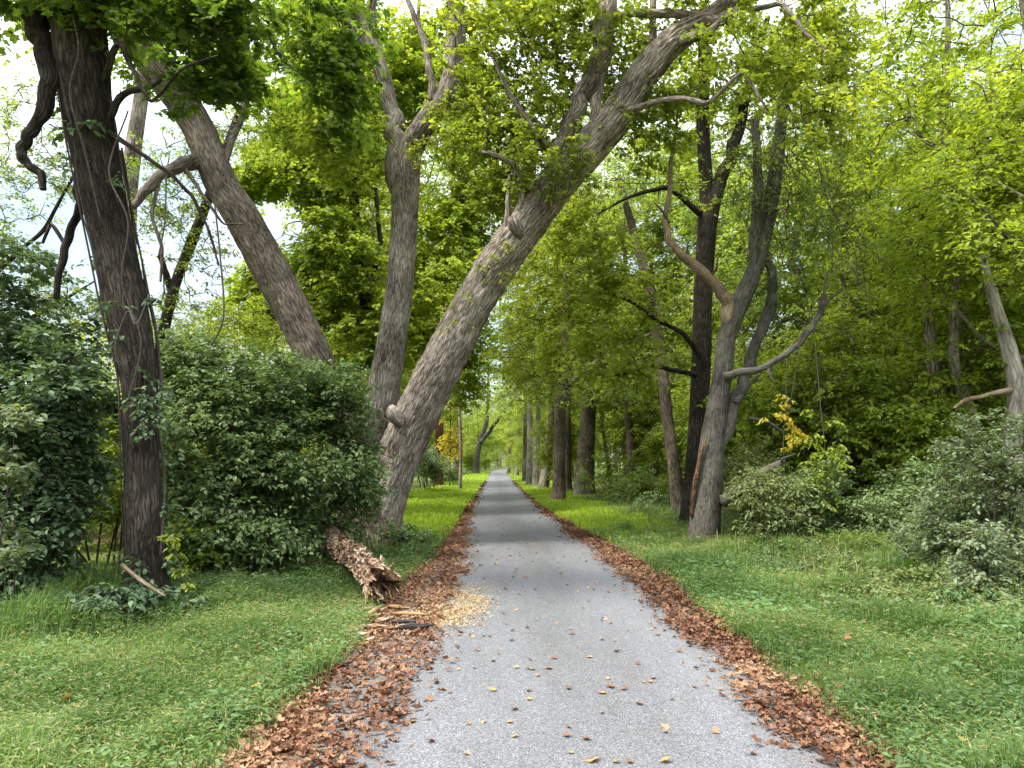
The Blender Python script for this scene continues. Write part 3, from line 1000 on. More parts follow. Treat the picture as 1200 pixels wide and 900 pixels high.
# climbing vine on it
m = MB()
PA, RA = trunkA
Q = catmull(np.column_stack([PA, RA]), 200)
for k in range(8):
    a0, tw_, s0, s1 = rng.uniform(0, 6.28), rng.uniform(-2.6, 2.6), rng.uniform(0, .35), rng.uniform(.6, 1)
    tt = np.linspace(s0, s1, 16)
    q = Q[(tt * 150).astype(int)]
    an = a0 + tw_ * (tt - s0) + rng.normal(0, .12, 16)
    off = np.stack([np.cos(an), np.sin(an), 0 * an], -1)
    pp = q[:, :3] + off * (q[:, 3:] * rng.uniform(1.02, 1.1) + .015)
    r_ = rng.uniform(.005, .015)
    tube(m, pp, np.full(16, r_), 7, .06, 0, .2, 0, 0, k * 1.3)
# loose stems hanging away from the trunk
for pts in ([(150, 130, 7.7), (128, 200, 7.6), (150, 260, 7.6), (143, 330, 7.7), (165, 400, 7.75), (150, 470, 7.8)],
            [(86, 20, 7.5), (92, 60, 7.45), (82, 110, 7.5), (100, 180, 7.6), (118, 260, 7.7)],
            [(250, 225, 7.6), (258, 300, 7.6), (262, 370, 7.6), (248, 405, 7.7)],
            [(175, 345, 7.7), (160, 380, 7.6), (150, 365, 7.65), (135, 410, 7.7), (150, 440, 7.8)],
            [(195, 205, 7.7), (193, 260, 7.7), (186, 300, 7.7)]):
    pp = np.array([at(*q) for q in pts])
    tube(m, pp, np.full(len(pp), .010), 6, .05, 0, .3, 0, 0, 7.7)
sidx = rng.integers(10, 150, 46)
C = Q[sidx, :3] + norm(rng.normal(0, 1, (46, 3)) * np.array([1, 1, .1])) * (Q[sidx, 3:] + .05)
C = np.concatenate([C, np.array([at(175 + rng.normal(0, 8), 478 + rng.normal(0, 9), 7.85) for _ in range(9)])])
spray(m, C, C - Q[np.concatenate([sidx, np.full(9, 60)]), :3], .2, 4, 6, .075, OVATE, .3, .4, 1, 0)
vine = m.build('climbing_vine', [M['vine_stem'], M['leaf_bluegreen']])
tag(vine, 'grey climbing vine with small leaves wrapped round the dark left trunk', 'vine')

m = MB()
C = np.array([at(203, 632, 8.0), at(207, 650, 8.0), at(214, 668, 8.0), at(220, 685, 7.95), at(198, 628, 8.0)])
tube(m, C, np.full(5, .006), 5, .05)
spray(m, np.repeat(C, 3, 0), rng.normal(0, 1, (15, 3)), .1, 3, 4, .07, OVATE, .3, .5, 1, 0)
tag(m.build('creeper', [M['vine_stem'], M['leaf_yellow']]), 'yellow-green creeper hanging at the foot of the dark left trunk', 'vine')
m = MB()
tube(m, [at(143, 662, 7.75), at(165, 680, 7.6), at(194, 699, 7.5)], [.022, .02, .014], 8, .05, .004, .2)
tag(m.build('dead_stick', M['dead_wood']), 'bare grey stick leaning against the foot of the dark left trunk', 'stick')

# ------------------------------------------------------------------ slanted tree behind the left shrub
P, R = based([(452, 640, 14.2, 47.1), (430, 580, 14, 42.6), (400, 490, 13.8, 41), (362, 405, 13.6, 39.5), (322, 325, 13.5, 38.8), (288, 262, 13.4, 37.2), (258, 212, 13.3, 35), (232, 150, 13.2, 33.4), (200, 100, 13.1, 34.2), (168, 55, 13, 32.7), (140, 0, 12.9, 30.4), (105, -90, 12.8, 25.8), (70, -200, 12.8, 16.7)])
t = Tree('slanted_tree', 'grey-brown tree slanting to the upper left out of the left shrub', P[0], M['bark_brown'])
t.trunk(P, R, seg=64, step=.045, bark=.018, seed=12.)
t.limb([(236, 188, 13.2, 17), (222, 191, 13.0, 15), (205, 196, 12.8, 13), (188, 205, 12.7, 11), (175, 220, 12.6, 10), (155, 242, 12.5, 8)], seed=13., label='crooked side limb ending above the vine-covered trunk')
t.limb([(262, 195, 13.3, 9), (270, 165, 13.4, 8), (280, 145, 13.5, 7), (292, 110, 13.6, 5)], seed=14.)
t.limb([(190, 200, 12.7, 5), (178, 250, 12.6, 4), (190, 290, 12.6, 3.5), (188, 330, 12.6, 3)], seed=15., nodes=False)
t.limb([(215, 195, 12.9, 5), (235, 225, 12.8, 4), (262, 262, 12.8, 3), (285, 262, 12.8, 2)], seed=16., nodes=False)
t.limb([(150, 20, 12.9, 18), (240, -30, 13, 12), (330, -20, 13.3, 7)], seed=17.)
t.crown([lobe(340, 100, 13.4, 80, 85, 1.4, 130), lobe(260, 0, 13.2, 130, 60, 1.6, 90), lobe(400, 150, 13.8, 50, 70, 1.2, 60), lobe(130, 40, 12.8, 80, 60, 1.2, 26), lobe(60, -60, 12.8, 150, 60, 1.5, 30)], M['leaf_mid'], .55, 5, 10, .105, MAPLE, .3, .40, maxlen=4)

# two slim trees behind
P, R = based([(165, 640, 16.5, 14), (178, 500, 16.4, 13), (190, 400, 16.3, 12), (205, 335, 16.2, 11.5), (224, 285, 16.1, 11), (242, 238, 16, 10), (262, 180, 16, 8), (280, 130, 16, 6)])
t = Tree('slim_tree', 'slim dark tree leaning right between the two big left trunks', P[0], M['bark_dark'])
t.trunk(P, R, seg=20, step=.08, bark=.006, seed=21.)
t.limb([(202, 345, 16.2, 8), (193, 315, 16.1, 7), (187, 300, 16.1, 6)], seed=22.)
t.crown([lobe(285, 120, 16, 60, 60, 1, 26), lobe(235, 210, 16, 40, 40, 1, 8)], M['leaf_mid'], .5, 4, 8, .09, OVATE, thr=.4)
P, R = based([(150, 640, 17.5, 20), (148, 420, 17.5, 18), (150, 240, 17.4, 17), (157, 170, 17.3, 15), (166, 110, 17.2, 14), (172, 40, 17, 11), (180, -60, 17, 8)])
t = Tree('pale_slim_tree', 'pale slim upright tree half hidden behind the vine-covered trunk', P[0], M['bark_grey'])
t.trunk(P, R, seg=24, step=.08, bark=.008, seed=23.)
t.crown([lobe(175, 0, 17, 120, 70, 1.6, 40)], M['leaf_mid'], .6, 5, 9, .1, OVATE, thr=.4)

# ------------------------------------------------------------------ forked tree
P, R = based([(425, 650, 15.4, 58.8), (428, 590, 15.4, 48.7), (436, 530, 15.4, 42), (447, 470, 15.4, 38.6), (459, 400, 15.4, 36.1), (469, 330, 15.4, 32.8), (474, 260, 15.4, 30.2), (475, 215, 15.4, 31.9), (480, 178, 15.4, 28.6), (498, 145, 15.3, 26), (521, 112, 15.2, 24.4), (531, 80, 15.2, 22.7), (534, 40, 15.1, 21.8), (534, 0, 15.1, 20.2), (538, -90, 15, 16.8), (530, -200, 15, 10.1)])
t = Tree('forked_tree', 'tall grey tree with a fork standing just behind the leaning trunk', P[0], M['bark_grey'])
t.trunk(P, R, seg=64, step=.045, bark=.018, seed=31.)
t.limb([(470, 225, 15.4, 26), (465, 180, 15.4, 24), (460, 140, 15.4, 20), (450, 95, 15.4, 18), (440, 65, 15.4, 15), (425, 25, 15.4, 11), (400, -40, 15.4, 9)], seed=32., seg=24, step=.05, label='thinner dark left arm of the fork')
t.limb([(440, 62, 15.4, 9), (438, 30, 15.4, 7), (436, -30, 15.4, 6)], seed=33.)
t.limb([(506, 118, 15.1, 9), (504, 85, 15.0, 8), (497, 50, 15, 7), (486, 20, 15, 6), (472, -15, 15, 5)], seed=34.)
t.limb([(503, 55, 15, 4), (490, 25, 15, 4), (492, -20, 15, 4)], seed=35.)
t.limb([(430, 60, 15.4, 10), (405, 22, 15.2, 9), (390, 10, 15, 6)], seed=36.)
t.crown([lobe(390, 60, 15.6, 75, 70, 1.6, 110), lobe(410, 160, 15.9, 55, 60, 1.4, 80), lobe(520, -40, 15, 160, 60, 2, 110), lobe(440, 0, 15.6, 90, 50, 1.5, 60), lobe(530, 90, 16, 50, 60, 1.2, 50)], M['leaf_mid'], .6, 5, 10, .1, MAPLE, thr=.4, maxlen=4)
m = MB()
C = np.array([at(520 + rng.normal(0, 12), 132 + rng.normal(0, 16), 14.8) for _ in range(24)] + [at(490 + rng.normal(0, 10), 170 + rng.normal(0, 14), 14.9) for _ in range(12)])
spray(m, C, rng.normal(0, 1, C.shape), .25, 4, 6, .08, OVATE, .3, .35, 1, 0)
o = m.build('epicormic_shoots', [M['twig'], M['leaf_yellow']], t.root)

# ------------------------------------------------------------------ big leaning tree
LP = [(438, 644, 14.1, 55.2), (446, 600, 14.1, 47.7), (459, 555, 14.1, 48.5), (482, 500, 14.05, 50.2), (507, 447, 14, 50.2), (531, 400, 13.9, 48.5), (557, 350, 13.8, 46.9), (590, 300, 13.7, 46), (622, 256, 13.5, 45.2), (655, 212, 13.4, 42.7), (692, 172, 13.2, 40.2), (728, 128, 13, 37.7), (758, 82, 12.8, 34.3), (793, 45, 12.6, 30.1), (840, 15, 12.4, 23.4), (890, -30, 12.2, 18.4), (950, -90, 12, 11.7)]
P, R = based(LP)
t = Tree('leaning_tree', 'big grey-brown tree leaning over the path to the upper right', P[0], M['bark_grey'])
t.trunk(P, R, seg=110, step=.04, bark=.03, lump=.12, flare=.16, seed=41.)
t.limb([(640, 235, 13.3, 26), (652, 190, 13.2, 19), (668, 145, 13.1, 17), (690, 98, 13, 19), (706, 60, 12.9, 21), (711, 10, 12.8, 20), (712, -70, 12.8, 15)], seed=42., seg=26, step=.05, label='dark upright limb in the crook of the leaning trunk')
t.limb([(700, 165, 13.1, 17), (699, 130, 13, 13), (703, 100, 13, 11), (715, 60, 12.9, 7)], seed=43.)
t.limb([(611, 262, 13.35, 11), (611, 235, 13.2, 9), (609, 210, 13.1, 8), (600, 192, 13, 7), (585, 183, 12.9, 5), (565, 178, 12.9, 4)], seed=44., label='crooked dead sucker standing on the trunk')
t.limb([(609, 208, 13.1, 6), (622, 180, 13, 5), (632, 158, 12.9, 4), (650, 135, 12.9, 3)], seed=45.)
t.limb([(594, 272, 13.4, 8), (595, 235, 13.3, 6), (598, 205, 13.3, 5)], seed=46.)
t.limb([(690, 30, 12.9, 8), (740, 16, 12.7, 9), (790, 16, 12.5, 10), (840, 22, 12.3, 11), (875, 5, 12.2, 9), (930, -30, 12, 7)], seed=47., label='dark limb crossing above the leaning trunk')
t.limb([(765, 75, 12.7, 10), (764, 40, 12.7, 8), (766, 5, 12.6, 7), (770, -60, 12.6, 5)], seed=48.)
t.limb([(800, 48, 12.4, 12), (830, 40, 12.1, 10), (860, 15, 11.9, 7), (915, 5, 11.6, 5), (945, 40, 11.3, 4), (972, 65, 11.2, 3)], seed=49.)
t.limb([(735, 130, 12.8, 8), (790, 115, 12.2, 6), (830, 120, 11.8, 5), (870, 85, 11.5, 4), (900, 130, 11.3, 3)], seed=50.)
t.limb([(672, 190, 13.2, 9), (640, 170, 13, 7), (598, 110, 13, 5), (575, 60, 13, 4)], seed=51.)
# burl and healed branch scars
for (px, py, Yb, rr_, nm, lb) in [(463, 488, 13.65, .17, 'burl', 'rounded burl low on the trunk'), (604, 266, 13.2, .15, 'branch_collar', 'split collar round an old branch wound')]:
    m = MB()
    c0 = at(px, py, Yb)
    tube(m, [c0 + np.array([.1, .1, -.14]), c0, c0 + np.array([-.05, -.03, .12]), c0 + np.array([-.04, .05, .2])], [rr_ * .75, rr_, rr_ * .8, rr_ * .25], 26, .03, .02, .3, 0, 0, px * .1)
    o = m.build(nm, t.bark, t.trunk_obj)
    o.location = (0, 0, 0)
    o['label'] = lb
t.crown([lobe(635, 80, 13.6, 95, 95, 1.2, 190), lobe(575, 40, 13.2, 70, 60, 1.2, 90), lobe(570, 150, 13.4, 60, 55, 1.1, 80), lobe(580, 215, 13.6, 50, 40, .9, 44), lobe(760, 0, 12.6, 110, 50, 1.4, 80), lobe(900, 40, 11.8, 95, 75, 1.4, 100), lobe(960, 110, 11.5, 60, 60, 1.0, 40), lobe(760, 140, 13.4, 70, 60, 1.0, 60), lobe(620, 180, 13.1, 60, 40, .8, 26), lobe(800, -70, 12.3, 200, 60, 2, 80)],
        M['leaf_yellow'], .5, 5, 9, .085, MAPLE, .25, .40, maxlen=2.8, sc=.8)
m = MB()
C = []
for px, py, Yb, s, k in [(540, 330, 13.3, 16, 9), (675, 185, 12.8, 18, 22), (640, 230, 13.0, 10, 8), (540, 372, 13.5, 10, 6), (600, 305, 13.2, 14, 8), (730, 120, 12.7, 12, 8), (690, 215, 12.9, 14, 14)]:
    C += [at(px + rng.normal(0, s), py + rng.normal(0, s), Yb) for _ in range(k)]
C = np.array(C)
spray(m, C, rng.normal(0, 1, C.shape), .2, 4, 5, .07, OVATE, .3, .35, 1, 0)
o = m.build('shoots', [M['twig'], M['leaf_yellow']], t.root)
o['label'] = 'yellowing leaf shoots sprouting along the trunk'

# ------------------------------------------------------------------ many-stemmed tree on the right verge
P, R = based([(824, 645, 14.1, 36.1), (827, 600, 14.1, 31), (832, 550, 14.1, 28.4), (836, 510, 14.1, 25.8), (842, 470, 14.1, 21.5), (848, 430, 14.05, 20.6), (852, 395, 14, 19.8), (866, 358, 13.95, 19.8), (882, 322, 13.9, 18.9), (893, 285, 13.85, 17.2), (904, 235, 13.8, 15.5), (912, 175, 13.8, 13.8), (920, 110, 13.8, 12), (930, 30, 13.8, 9.46)])
t = Tree('many_stemmed_tree', 'smooth grey tree with several crooked stems on the right verge', P[0], M['bark_cool'])
t.trunk(P, R, seg=56, step=.04, bark=.010, lump=.12, seed=61., flare=.12)
t.limb([(838, 530, 14.1, 18.7), (850, 502, 14.15, 18), (864, 468, 14.2, 14.4), (878, 430, 14.25, 13), (888, 398, 14.3, 12.2), (903, 362, 14.3, 13), (906, 335, 14.2, 10.8), (900, 310, 14, 9.42), (894, 285, 13.9, 8.66)], seed=62., seg=24, step=.04, name='stem', label='curving second stem that rejoins the main stem')
t.limb([(857, 395, 14, 15), (852, 360, 13.9, 14), (846, 343, 13.8, 13), (832, 327, 13.7, 12), (812, 310, 13.6, 11), (794, 295, 13.5, 9.5), (783, 280, 13.5, 8), (779, 255, 13.5, 7), (786, 220, 13.5, 6), (785, 190, 13.5, 5), (791, 165, 13.5, 3)], seed=63., mat=M['dead_wood'], nodes=False, label='bare pale dead limb bending up to the left', step=.04)
t.limb([(850, 440, 13.9, 9.36), (870, 436, 13.7, 8.64), (900, 428, 13.6, 7.92), (928, 410, 13.5, 7.2), (950, 385, 13.4, 7.2), (962, 365, 13.4, 7.2), (966, 345, 13.4, 6.48)], seed=64., step=.04, label='crooked right limb ending in a stub', nodes=False)
t.limb([(846, 588, 14, 14.4), (862, 576, 13.9, 12.8), (880, 563, 13.8, 11.2), (898, 550, 13.7, 8.8), (918, 541, 13.6, 6.4)], seed=65., step=.04, label='low broken limb beside the base', nodes=False)
t.limb([(878, 490, 14.1, 5), (898, 494, 14, 4.5), (915, 505, 14, 4)], seed=66., nodes=False)
t.limb([(862, 470, 14, 7), (875, 455, 14.3, 6), (888, 440, 14.5, 5)], seed=67., nodes=False)
t.limb([(880, 325, 13.9, 11), (886, 260, 13.6, 12), (888, 200, 13.5, 11), (884, 140, 13.5, 9)], seed=68., name='stem')
t.limb([(811, 605, 14.0, 6), (813, 575, 13.95, 6), (820, 540, 13.9, 5), (827, 515, 13.85, 2.5)], seed=69., mat=M['rot_dark'], nodes=False, label='brown rotten splinter on the left of the base')
t.crown([lobe(900, 200, 13.8, 60, 90, 1.2, 46), lobe(920, 90, 13.8, 80, 60, 1.4, 46), lobe(960, 300, 13.8, 40, 60, .9, 14)], M['leaf_olive'], .5, 5, 9, .08, OVATE, thr=.40, maxlen=2.5)
for px, py, Yb, dx, dy in [(963, 352, 13.4, 6, -34), (964, 360, 13.4, 22, -20), (930, 408, 13.5, 14, -26), (900, 428, 13.6, 8, 22), (790, 170, 13.5, 4, -40), (783, 262, 13.5, -16, -24), (812, 310, 13.6, -6, -26), (915, 542, 13.6, 18, -10), (832, 327, 13.7, 10, -26), (886, 290, 13.8, 20, -30), (840, 343, 13.9, -14, -20)]:
    t.limb([(px, py, Yb, 4), (px + dx * .5 + rng.normal(0, 3), py + dy * .5, Yb - .1, 3), (px + dx, py + dy, Yb - .15, 1.6)], name='twig', seed=px * .01 + py, seg=6, bark=0, nodes=False)
# hanging vine in its top
m = MB()
for k in range(150):
    x0, y0 = rng.uniform(850, 1020), rng.uniform(90, 290)
    if y0 < 90 + abs(x0 - 915) * .9 or (x0 < 880 and y0 > 250):
        continue
    Yv = 13.5 + rng.normal(0, .35)
    a = at(x0, y0, Yv)
    ln = rng.uniform(.5, 1.6)
    s_ = rng.normal(0, .25, 2)
    pp = [a, a + np.array([s_[0] * .5 + .15, s_[1] * .5, -ln * .3]), a + np.array([s_[0] + .25, s_[1], -ln * .7]), a + np.array([s_[0] + .3, s_[1], -ln])]
    tube(m, pp, [.006, .005, .004, .003], 3, .2, cap=False)
    cc = catmull(np.array(pp), 4)[:3]
    spray(m, cc, rng.normal(0, 1, cc.shape), .24, 3, 6, .06, OVATE, .4, .5, 1, 0, geom=False)
for pts in ([(950, 140, 13.2), (968, 230, 13.2), (1000, 290, 13.2), (1005, 330, 13.2)], [(880, 190, 13.3), (935, 200, 13.2), (985, 260, 13.2), (1015, 300, 13.2)], [(958, 350, 13.3), (940, 390, 13.3), (930, 450, 13.3), (922, 495, 13.3)], [(800, 195, 13.2), (850, 178, 13.2), (905, 190, 13.3)], [(730, 215, 13.2), (800, 214, 13.2), (840, 216, 13.2)]):
    pp = np.array([at(*q) for q in pts])
    tube(m, pp, np.full(len(pp), .008), 5, .1)
tag(m.build('hanging_vine', [M['vine_stem'], M['leaf_vine']]), 'tangled grey-green vine hanging from the top of the many-stemmed tree', 'vine')
m = MB()
C = np.array([at(915 + rng.normal(0, 8), 488 + rng.normal(0, 12), 13.2) for _ in range(12)] + [at(935 + rng.normal(0, 8), 510 + rng.normal(0, 7), 13.2) for _ in range(9)])
tube(m, [at(922, 420, 13.3), at(921, 470, 13.25), at(918, 520, 13.2), at(920, 545, 13.2)], [.008] * 4, 5, .1)
spray(m, C, rng.normal(0, 1, C.shape), .16, 4, 4, .085, OVATE, .3, .5, 1, 0)
tag(m.build('yellow_creeper', [M['vine_stem'], M['leaf_gold']]), 'bright yellow leaves on a thin creeper right of the many-stemmed tree', 'vine')
m = MB()
C = np.array([at(966 + rng.normal(0, 15), 545 + rng.normal(0, 22), 12.8) for _ in range(30)])
tube(m, [at(955, 400, 13), at(962, 480, 12.9), at(968, 540, 12.8), at(970, 600, 12.8)], [.008] * 4, 5, .1)
spray(m, C, rng.normal(0, 1, C.shape), .2, 4, 5, .085, OVATE, .3, .5, 1, 0)
tag(m.build('leafy_creeper', [M['vine_stem'], M['leaf_bright']]), 'light green creeper drooping over the brush right of the yellow leaves', 'vine')

# ------------------------------------------------------------------ dark tall tree behind it
P, R = based([(812, 622, 17.2, 27.9), (815, 560, 17.2, 23.8), (819, 490, 17.2, 23), (822, 410, 17.2, 22.1), (824, 340, 17.2, 21.3), (828, 270, 17.2, 20.5), (828, 225, 17.2, 15.6), (824, 150, 17.2, 13.9), (824, 60, 17.2, 12.3), (828, -60, 17.2, 9.02)])
t = Tree('tall_dark_tree', 'tall straight dark tree directly behind the many-stemmed tree', P[0], M['bark_dark'])
t.trunk(P, R, seg=44, step=.06, bark=.013, seed=71.)
t.limb([(829, 275, 17.2, 18), (840, 225, 17.1, 16), (855, 185, 17, 14), (866, 150, 16.9, 12), (880, 90, 16.8, 9), (900, 20, 16.7, 6)], seed=72.)
t.limb([(822, 420, 17.1, 7), (800, 390, 16.6, 6), (770, 375, 16.2, 5), (735, 352, 15.9, 4), (690, 340, 15.6, 3)], seed=73.)
t.limb([(820, 250, 17.1, 8), (780, 220, 16.5, 6), (740, 230, 16, 4), (700, 250, 15.6, 3)], seed=74.)
t.limb([(818, 440, 17.1, 6), (770, 430, 16.4, 5), (720, 440, 16, 4)], seed=75.)
t.crown([lobe(700, 330, 16.6, 95, 85, 1.4, 120), lobe(640, 400, 16.5, 60, 55, 1.2, 50), lobe(740, 430, 16.5, 60, 40, 1.2, 36), lobe(740, 250, 16.4, 80, 55, 1.4, 70), lobe(800, 110, 17, 90, 90, 1.6, 90), lobe(880, 60, 17, 90, 80, 1.8, 70), lobe(800, -40, 17, 160, 70, 2, 70)],
        M['leaf_yellow'], .7, 5, 11, .1, MAPLE, .25, .40, maxlen=3.2)

P, R = based([(798, 608, 21.2, 18), (790, 545, 21.2, 15), (782, 490, 21.2, 14), (776, 430, 21.2, 13), (768, 370, 21.2, 13), (757, 325, 21.2, 12), (745, 280, 21.2, 10), (725, 210, 21.2, 7)])
t = Tree('thin_leaning_tree', 'thin tree leaning left beside a pale stone on the right verge', P[0], M['bark_brown'])
t.trunk(P, R, seg=26, step=.07, bark=.009, seed=76.)
t.limb([(765, 355, 21.1, 6), (735, 345, 20.6, 5), (690, 348, 20.2, 3)], seed=77.)
t.crown([lobe(730, 230, 21, 80, 70, 2, 70), lobe(700, 350, 20.5, 70, 40, 1.6, 40), lobe(640, 330, 21, 60, 60, 1.6, 40)], M['leaf_olive'], .7, 5, 11, .11, RHOMB, .3, .4)

# pale stone
m = MB()
d = norm(rng.normal(0, 1, (1, 3)))
u_, v_ = np.meshgrid(np.linspace(0, 2 * PI, 28, endpoint=False), np.linspace(.02, PI - .02, 14))
S = np.stack([np.cos(u_) * np.sin(v_), np.sin(u_) * np.sin(v_), np.cos(v_)], -1)
S = S * (.75 + .5 * fbm(S * 1.8 + 3, 3))[..., None] * np.array([.36, .22, .13])
i = np.arange(13)[:, None] * 28
j = np.arange(28)[None]
f = np.stack([i + j, i + 28 + j, i + 28 + (j + 1) % 28, i + (j + 1) % 28], -1).reshape(-1, 4)
gp = gpix(806, 607)
m.add(S.reshape(-1, 3) + np.array([gp[0], 20.4, float(gz(gp[0], 20.4)) + .07]), f)
tag(m.build('stone', M['stone']), 'pale grey stone lying in the grass at the foot of the thin leaning tree', 'stone')

# ------------------------------------------------------------------ row of trunks along the right edge, far
def row_tree(name, label, pts, bark, lobes, leafm, seed, group=None, size=.13, R_=.9, limbs=(), patch=None, tmpl=RHOMB, nl=10):
    P, R = based(pts)
    R = R * .84
    lobes = [(c_, r_, int(k_ * .7)) for c_, r_, k_ in lobes]
    t = Tree(name, label, P[0], bark, group=group)
    t.trunk(P, R, seg=28, step=.12, bark=.012, lump=.08, seed=seed, flare=.12)
    for k, l in enumerate(limbs):
        t.limb(l, seed=seed + k + .5, seg=10, step=.15)
    if lobes:
        t.crown(lobes, leafm, R_, 5, nl, size, tmpl, .28, .4, maxlen=5, sc=.35, tw=.008)
    return t


GR = 'row of trunks along the right edge of the path'
t = row_tree('roadside_tree', 'dark straight trunk nearest the path in the right-hand row', [(654, 590, 29.5, 21), (655, 560, 29.5, 17), (656, 500, 29.5, 16.5), (657, 440, 29.5, 15), (661, 390, 29.5, 14), (664, 330, 29.5, 11), (660, 220, 29.5, 7)], M['bark_brown'],
             [lobe(640, 430, 28, 75, 50, 2.2, 80), lobe(680, 340, 28, 80, 70, 2.5, 80), lobe(610, 380, 27, 45, 55, 2, 50), lobe(650, 200, 29, 110, 100, 3, 110)], M['leaf_olive'], 81., GR,
             limbs=[[(657, 460, 29.4, 6), (690, 430, 29, 5), (730, 405, 28.5, 4), (765, 390, 28, 3)], [(658, 430, 29.4, 7), (640, 400, 28.5, 5), (610, 385, 27.5, 3)]])
t = row_tree('roadside_tree', 'thick trunk with a white peeled patch at its base in the right-hand row', [(684, 583, 33.7, 31), (685, 562, 33.7, 26), (688, 510, 33.7, 22), (691, 460, 33.7, 21), (694, 410, 33.7, 22), (700, 350, 33.7, 18), (705, 230, 33.7, 10)], M['bark_brown'],
             [lobe(720, 420, 32.5, 60, 45, 2.2, 50), lobe(710, 320, 33, 90, 80, 3, 90), lobe(740, 180, 33, 120, 100, 3.5, 110)], M['leaf_olive'], 82., GR)
m = MB()
pc = np.array([at(682 + q[0], q[1], 33.7) for q in [(-2, 581), (-1, 572), (0, 562), (1.5, 552), (2, 546)]])
tube(m, pc + np.array([-.1, -.34, 0]), [.3, .27, .24, .18, .06], 18, .08, .012, .2, 0, 0, 4.4)
o = m.build('peeled_patch', M['bark_pale'], t.trunk_obj)
o.location = (0, 0, 0)
o['label'] = 'whitish patch where the bark has come off'
row_tree('roadside_tree', 'pale leaning trunk just behind the dark straight one in the right-hand row', [(636, 575, 41, 17), (640, 550, 41, 13), (644, 510, 41, 11.5), (648, 450, 41, 9), (650, 300, 41, 5)], M['bark_pale'],
         [lobe(640, 440, 40, 50, 40, 2.5, 40), lobe(650, 300, 41, 90, 80, 3.5, 60)], M['leaf_bright'], 83., GR, .16, 1.1)
row_tree('roadside_tree', 'slim pale grey trunk fourth back in the right-hand row', [(628, 572, 46, 11), (628, 550, 46, 9), (630, 510, 46, 8), (632, 420, 46, 6), (632, 320, 46, 3)], M['bark_pale'],
         [lobe(625, 450, 45, 40, 35, 2.5, 30), lobe(630, 330, 46, 60, 60, 3.5, 40)], M['leaf_bright'], 84., GR, .17, 1.1)
row_tree('roadside_tree', 'whitish slim trunk left of the pale leaning one in the right-hand row', [(620, 571, 48, 10), (620, 540, 48, 8), (621, 510, 48, 7.5), (622, 420, 48, 5), (622, 330, 48, 3)], M['bark_pale'],
         [lobe(612, 460, 47, 40, 30, 2.5, 30), lobe(620, 350, 48, 60, 50, 3.5, 40)], M['leaf_olive'], 85., GR, .17, 1.1)
row_tree('roadside_tree', 'narrow grey-brown trunk behind the slim pale ones in the right-hand row', [(615, 567, 56, 8), (615, 530, 56, 6), (616, 440, 56, 4), (616, 360, 56, 2)], M['bark_brown'],
         [lobe(605, 470, 55, 36, 28, 2.8, 26), lobe(610, 380, 56, 50, 40, 3.5, 30)], M['leaf_olive'], 86., GR, .18, 1.2)
row_tree('roadside_tree', 'small dark trunk near the far end of the right-hand row', [(606, 560, 80, 6), (606, 530, 80, 5), (606, 440, 80, 3)], M['bark_grey'],
         [lobe(602, 480, 78, 30, 22, 3, 26), lobe(606, 430, 80, 40, 30, 4, 30)], M['leaf_mid'], 87., GR, .24, 1.5)
row_tree('roadside_tree', 'farthest dark trunk at the end of the right-hand row', [(596, 556, 98, 5.5), (597, 530, 98, 4.5), (598, 450, 98, 3)], M['bark_grey'],
         [lobe(592, 500, 96, 26, 18, 3, 22), lobe(598, 450, 98, 34, 26, 4, 26)], M['leaf_mid'], 88., GR, .26, 1.6)

# left far side
t = row_tree('red_barked_tree', 'reddish-brown trunk left of the path behind the leaning tree', [(514, 574, 44.5, 15), (514, 550, 44.5, 11), (515, 500, 44.5, 11), (517, 440, 44.5, 9), (520, 330, 44.5, 5)], M['bark_red'],
             [lobe(495, 380, 45, 50, 50, 3, 50), lobe(530, 320, 44, 70, 70, 3.5, 70)], M['leaf_mid'], 91., None, .16, 1.1)
m = MB()
C = np.array([at(529 + rng.normal(0, 6), rng.uniform(445, 540), 40.5) for _ in range(80)])
tube(m, [at(527, 570, 40.6), at(528, 500, 40.6), at(527, 440, 40.6)], [.03, .03, .02], 6, .2)
spray(m, C, rng.normal(0, 1, C.shape), .5, 4, 6, .17, RHOMB, .3, .5, 1, 0, tw=.01)
tag(m.build('golden_vine', [M['vine_stem'], M['leaf_gold']]), 'golden yellow vine on the reddish trunk behind the leaning tree', 'vine')
row_tree('slim_grey_tree', 'grey trunk between the reddish trunk and the far forked tree', [(536, 567, 57, 10), (536, 545, 57, 8), (537, 500, 57, 7), (538, 420, 57, 5), (540, 330, 57, 3)], M['bark_grey'],
         [lobe(540, 400, 56, 45, 50, 3, 50), lobe(545, 300, 56, 60, 60, 4, 50)], M['leaf_bright'], 92., None, .18, 1.2)
row_tree('far_forked_tree', 'distant grey forked tree left of the path end', [(557, 557, 91, 11), (559, 535, 91, 8), (564, 512, 91, 7), (570, 495, 91, 6), (572, 460, 91, 4), (572, 420, 91, 2.5)], M['bark_cool'],
         [lobe(560, 440, 90, 40, 40, 4, 50), lobe(585, 450, 89, 26, 30, 3.5, 36), lobe(560, 480, 90, 26, 16, 3, 14)], M['leaf_olive'], 93., None, .26, 1.6,
         limbs=[[(563, 518, 90.5, 5), (573, 506, 90, 4.5), (582, 494, 89, 3.5), (592, 482, 88, 2.5)]])
P, R = based([(539, 569, 40, 4), (540, 520, 40, 4), (537, 450, 40, 4), (540, 415, 40, 3), (547, 390, 40, 3), (562, 360, 40, 2)])
t = Tree('dead_tree', 'thin bleached dead tree with a short broken side stub behind the leaning tree', P[0], M['bark_grey'])
t.trunk(P, R, seg=14, step=.12, bark=.006, seed=95., flare=.2)
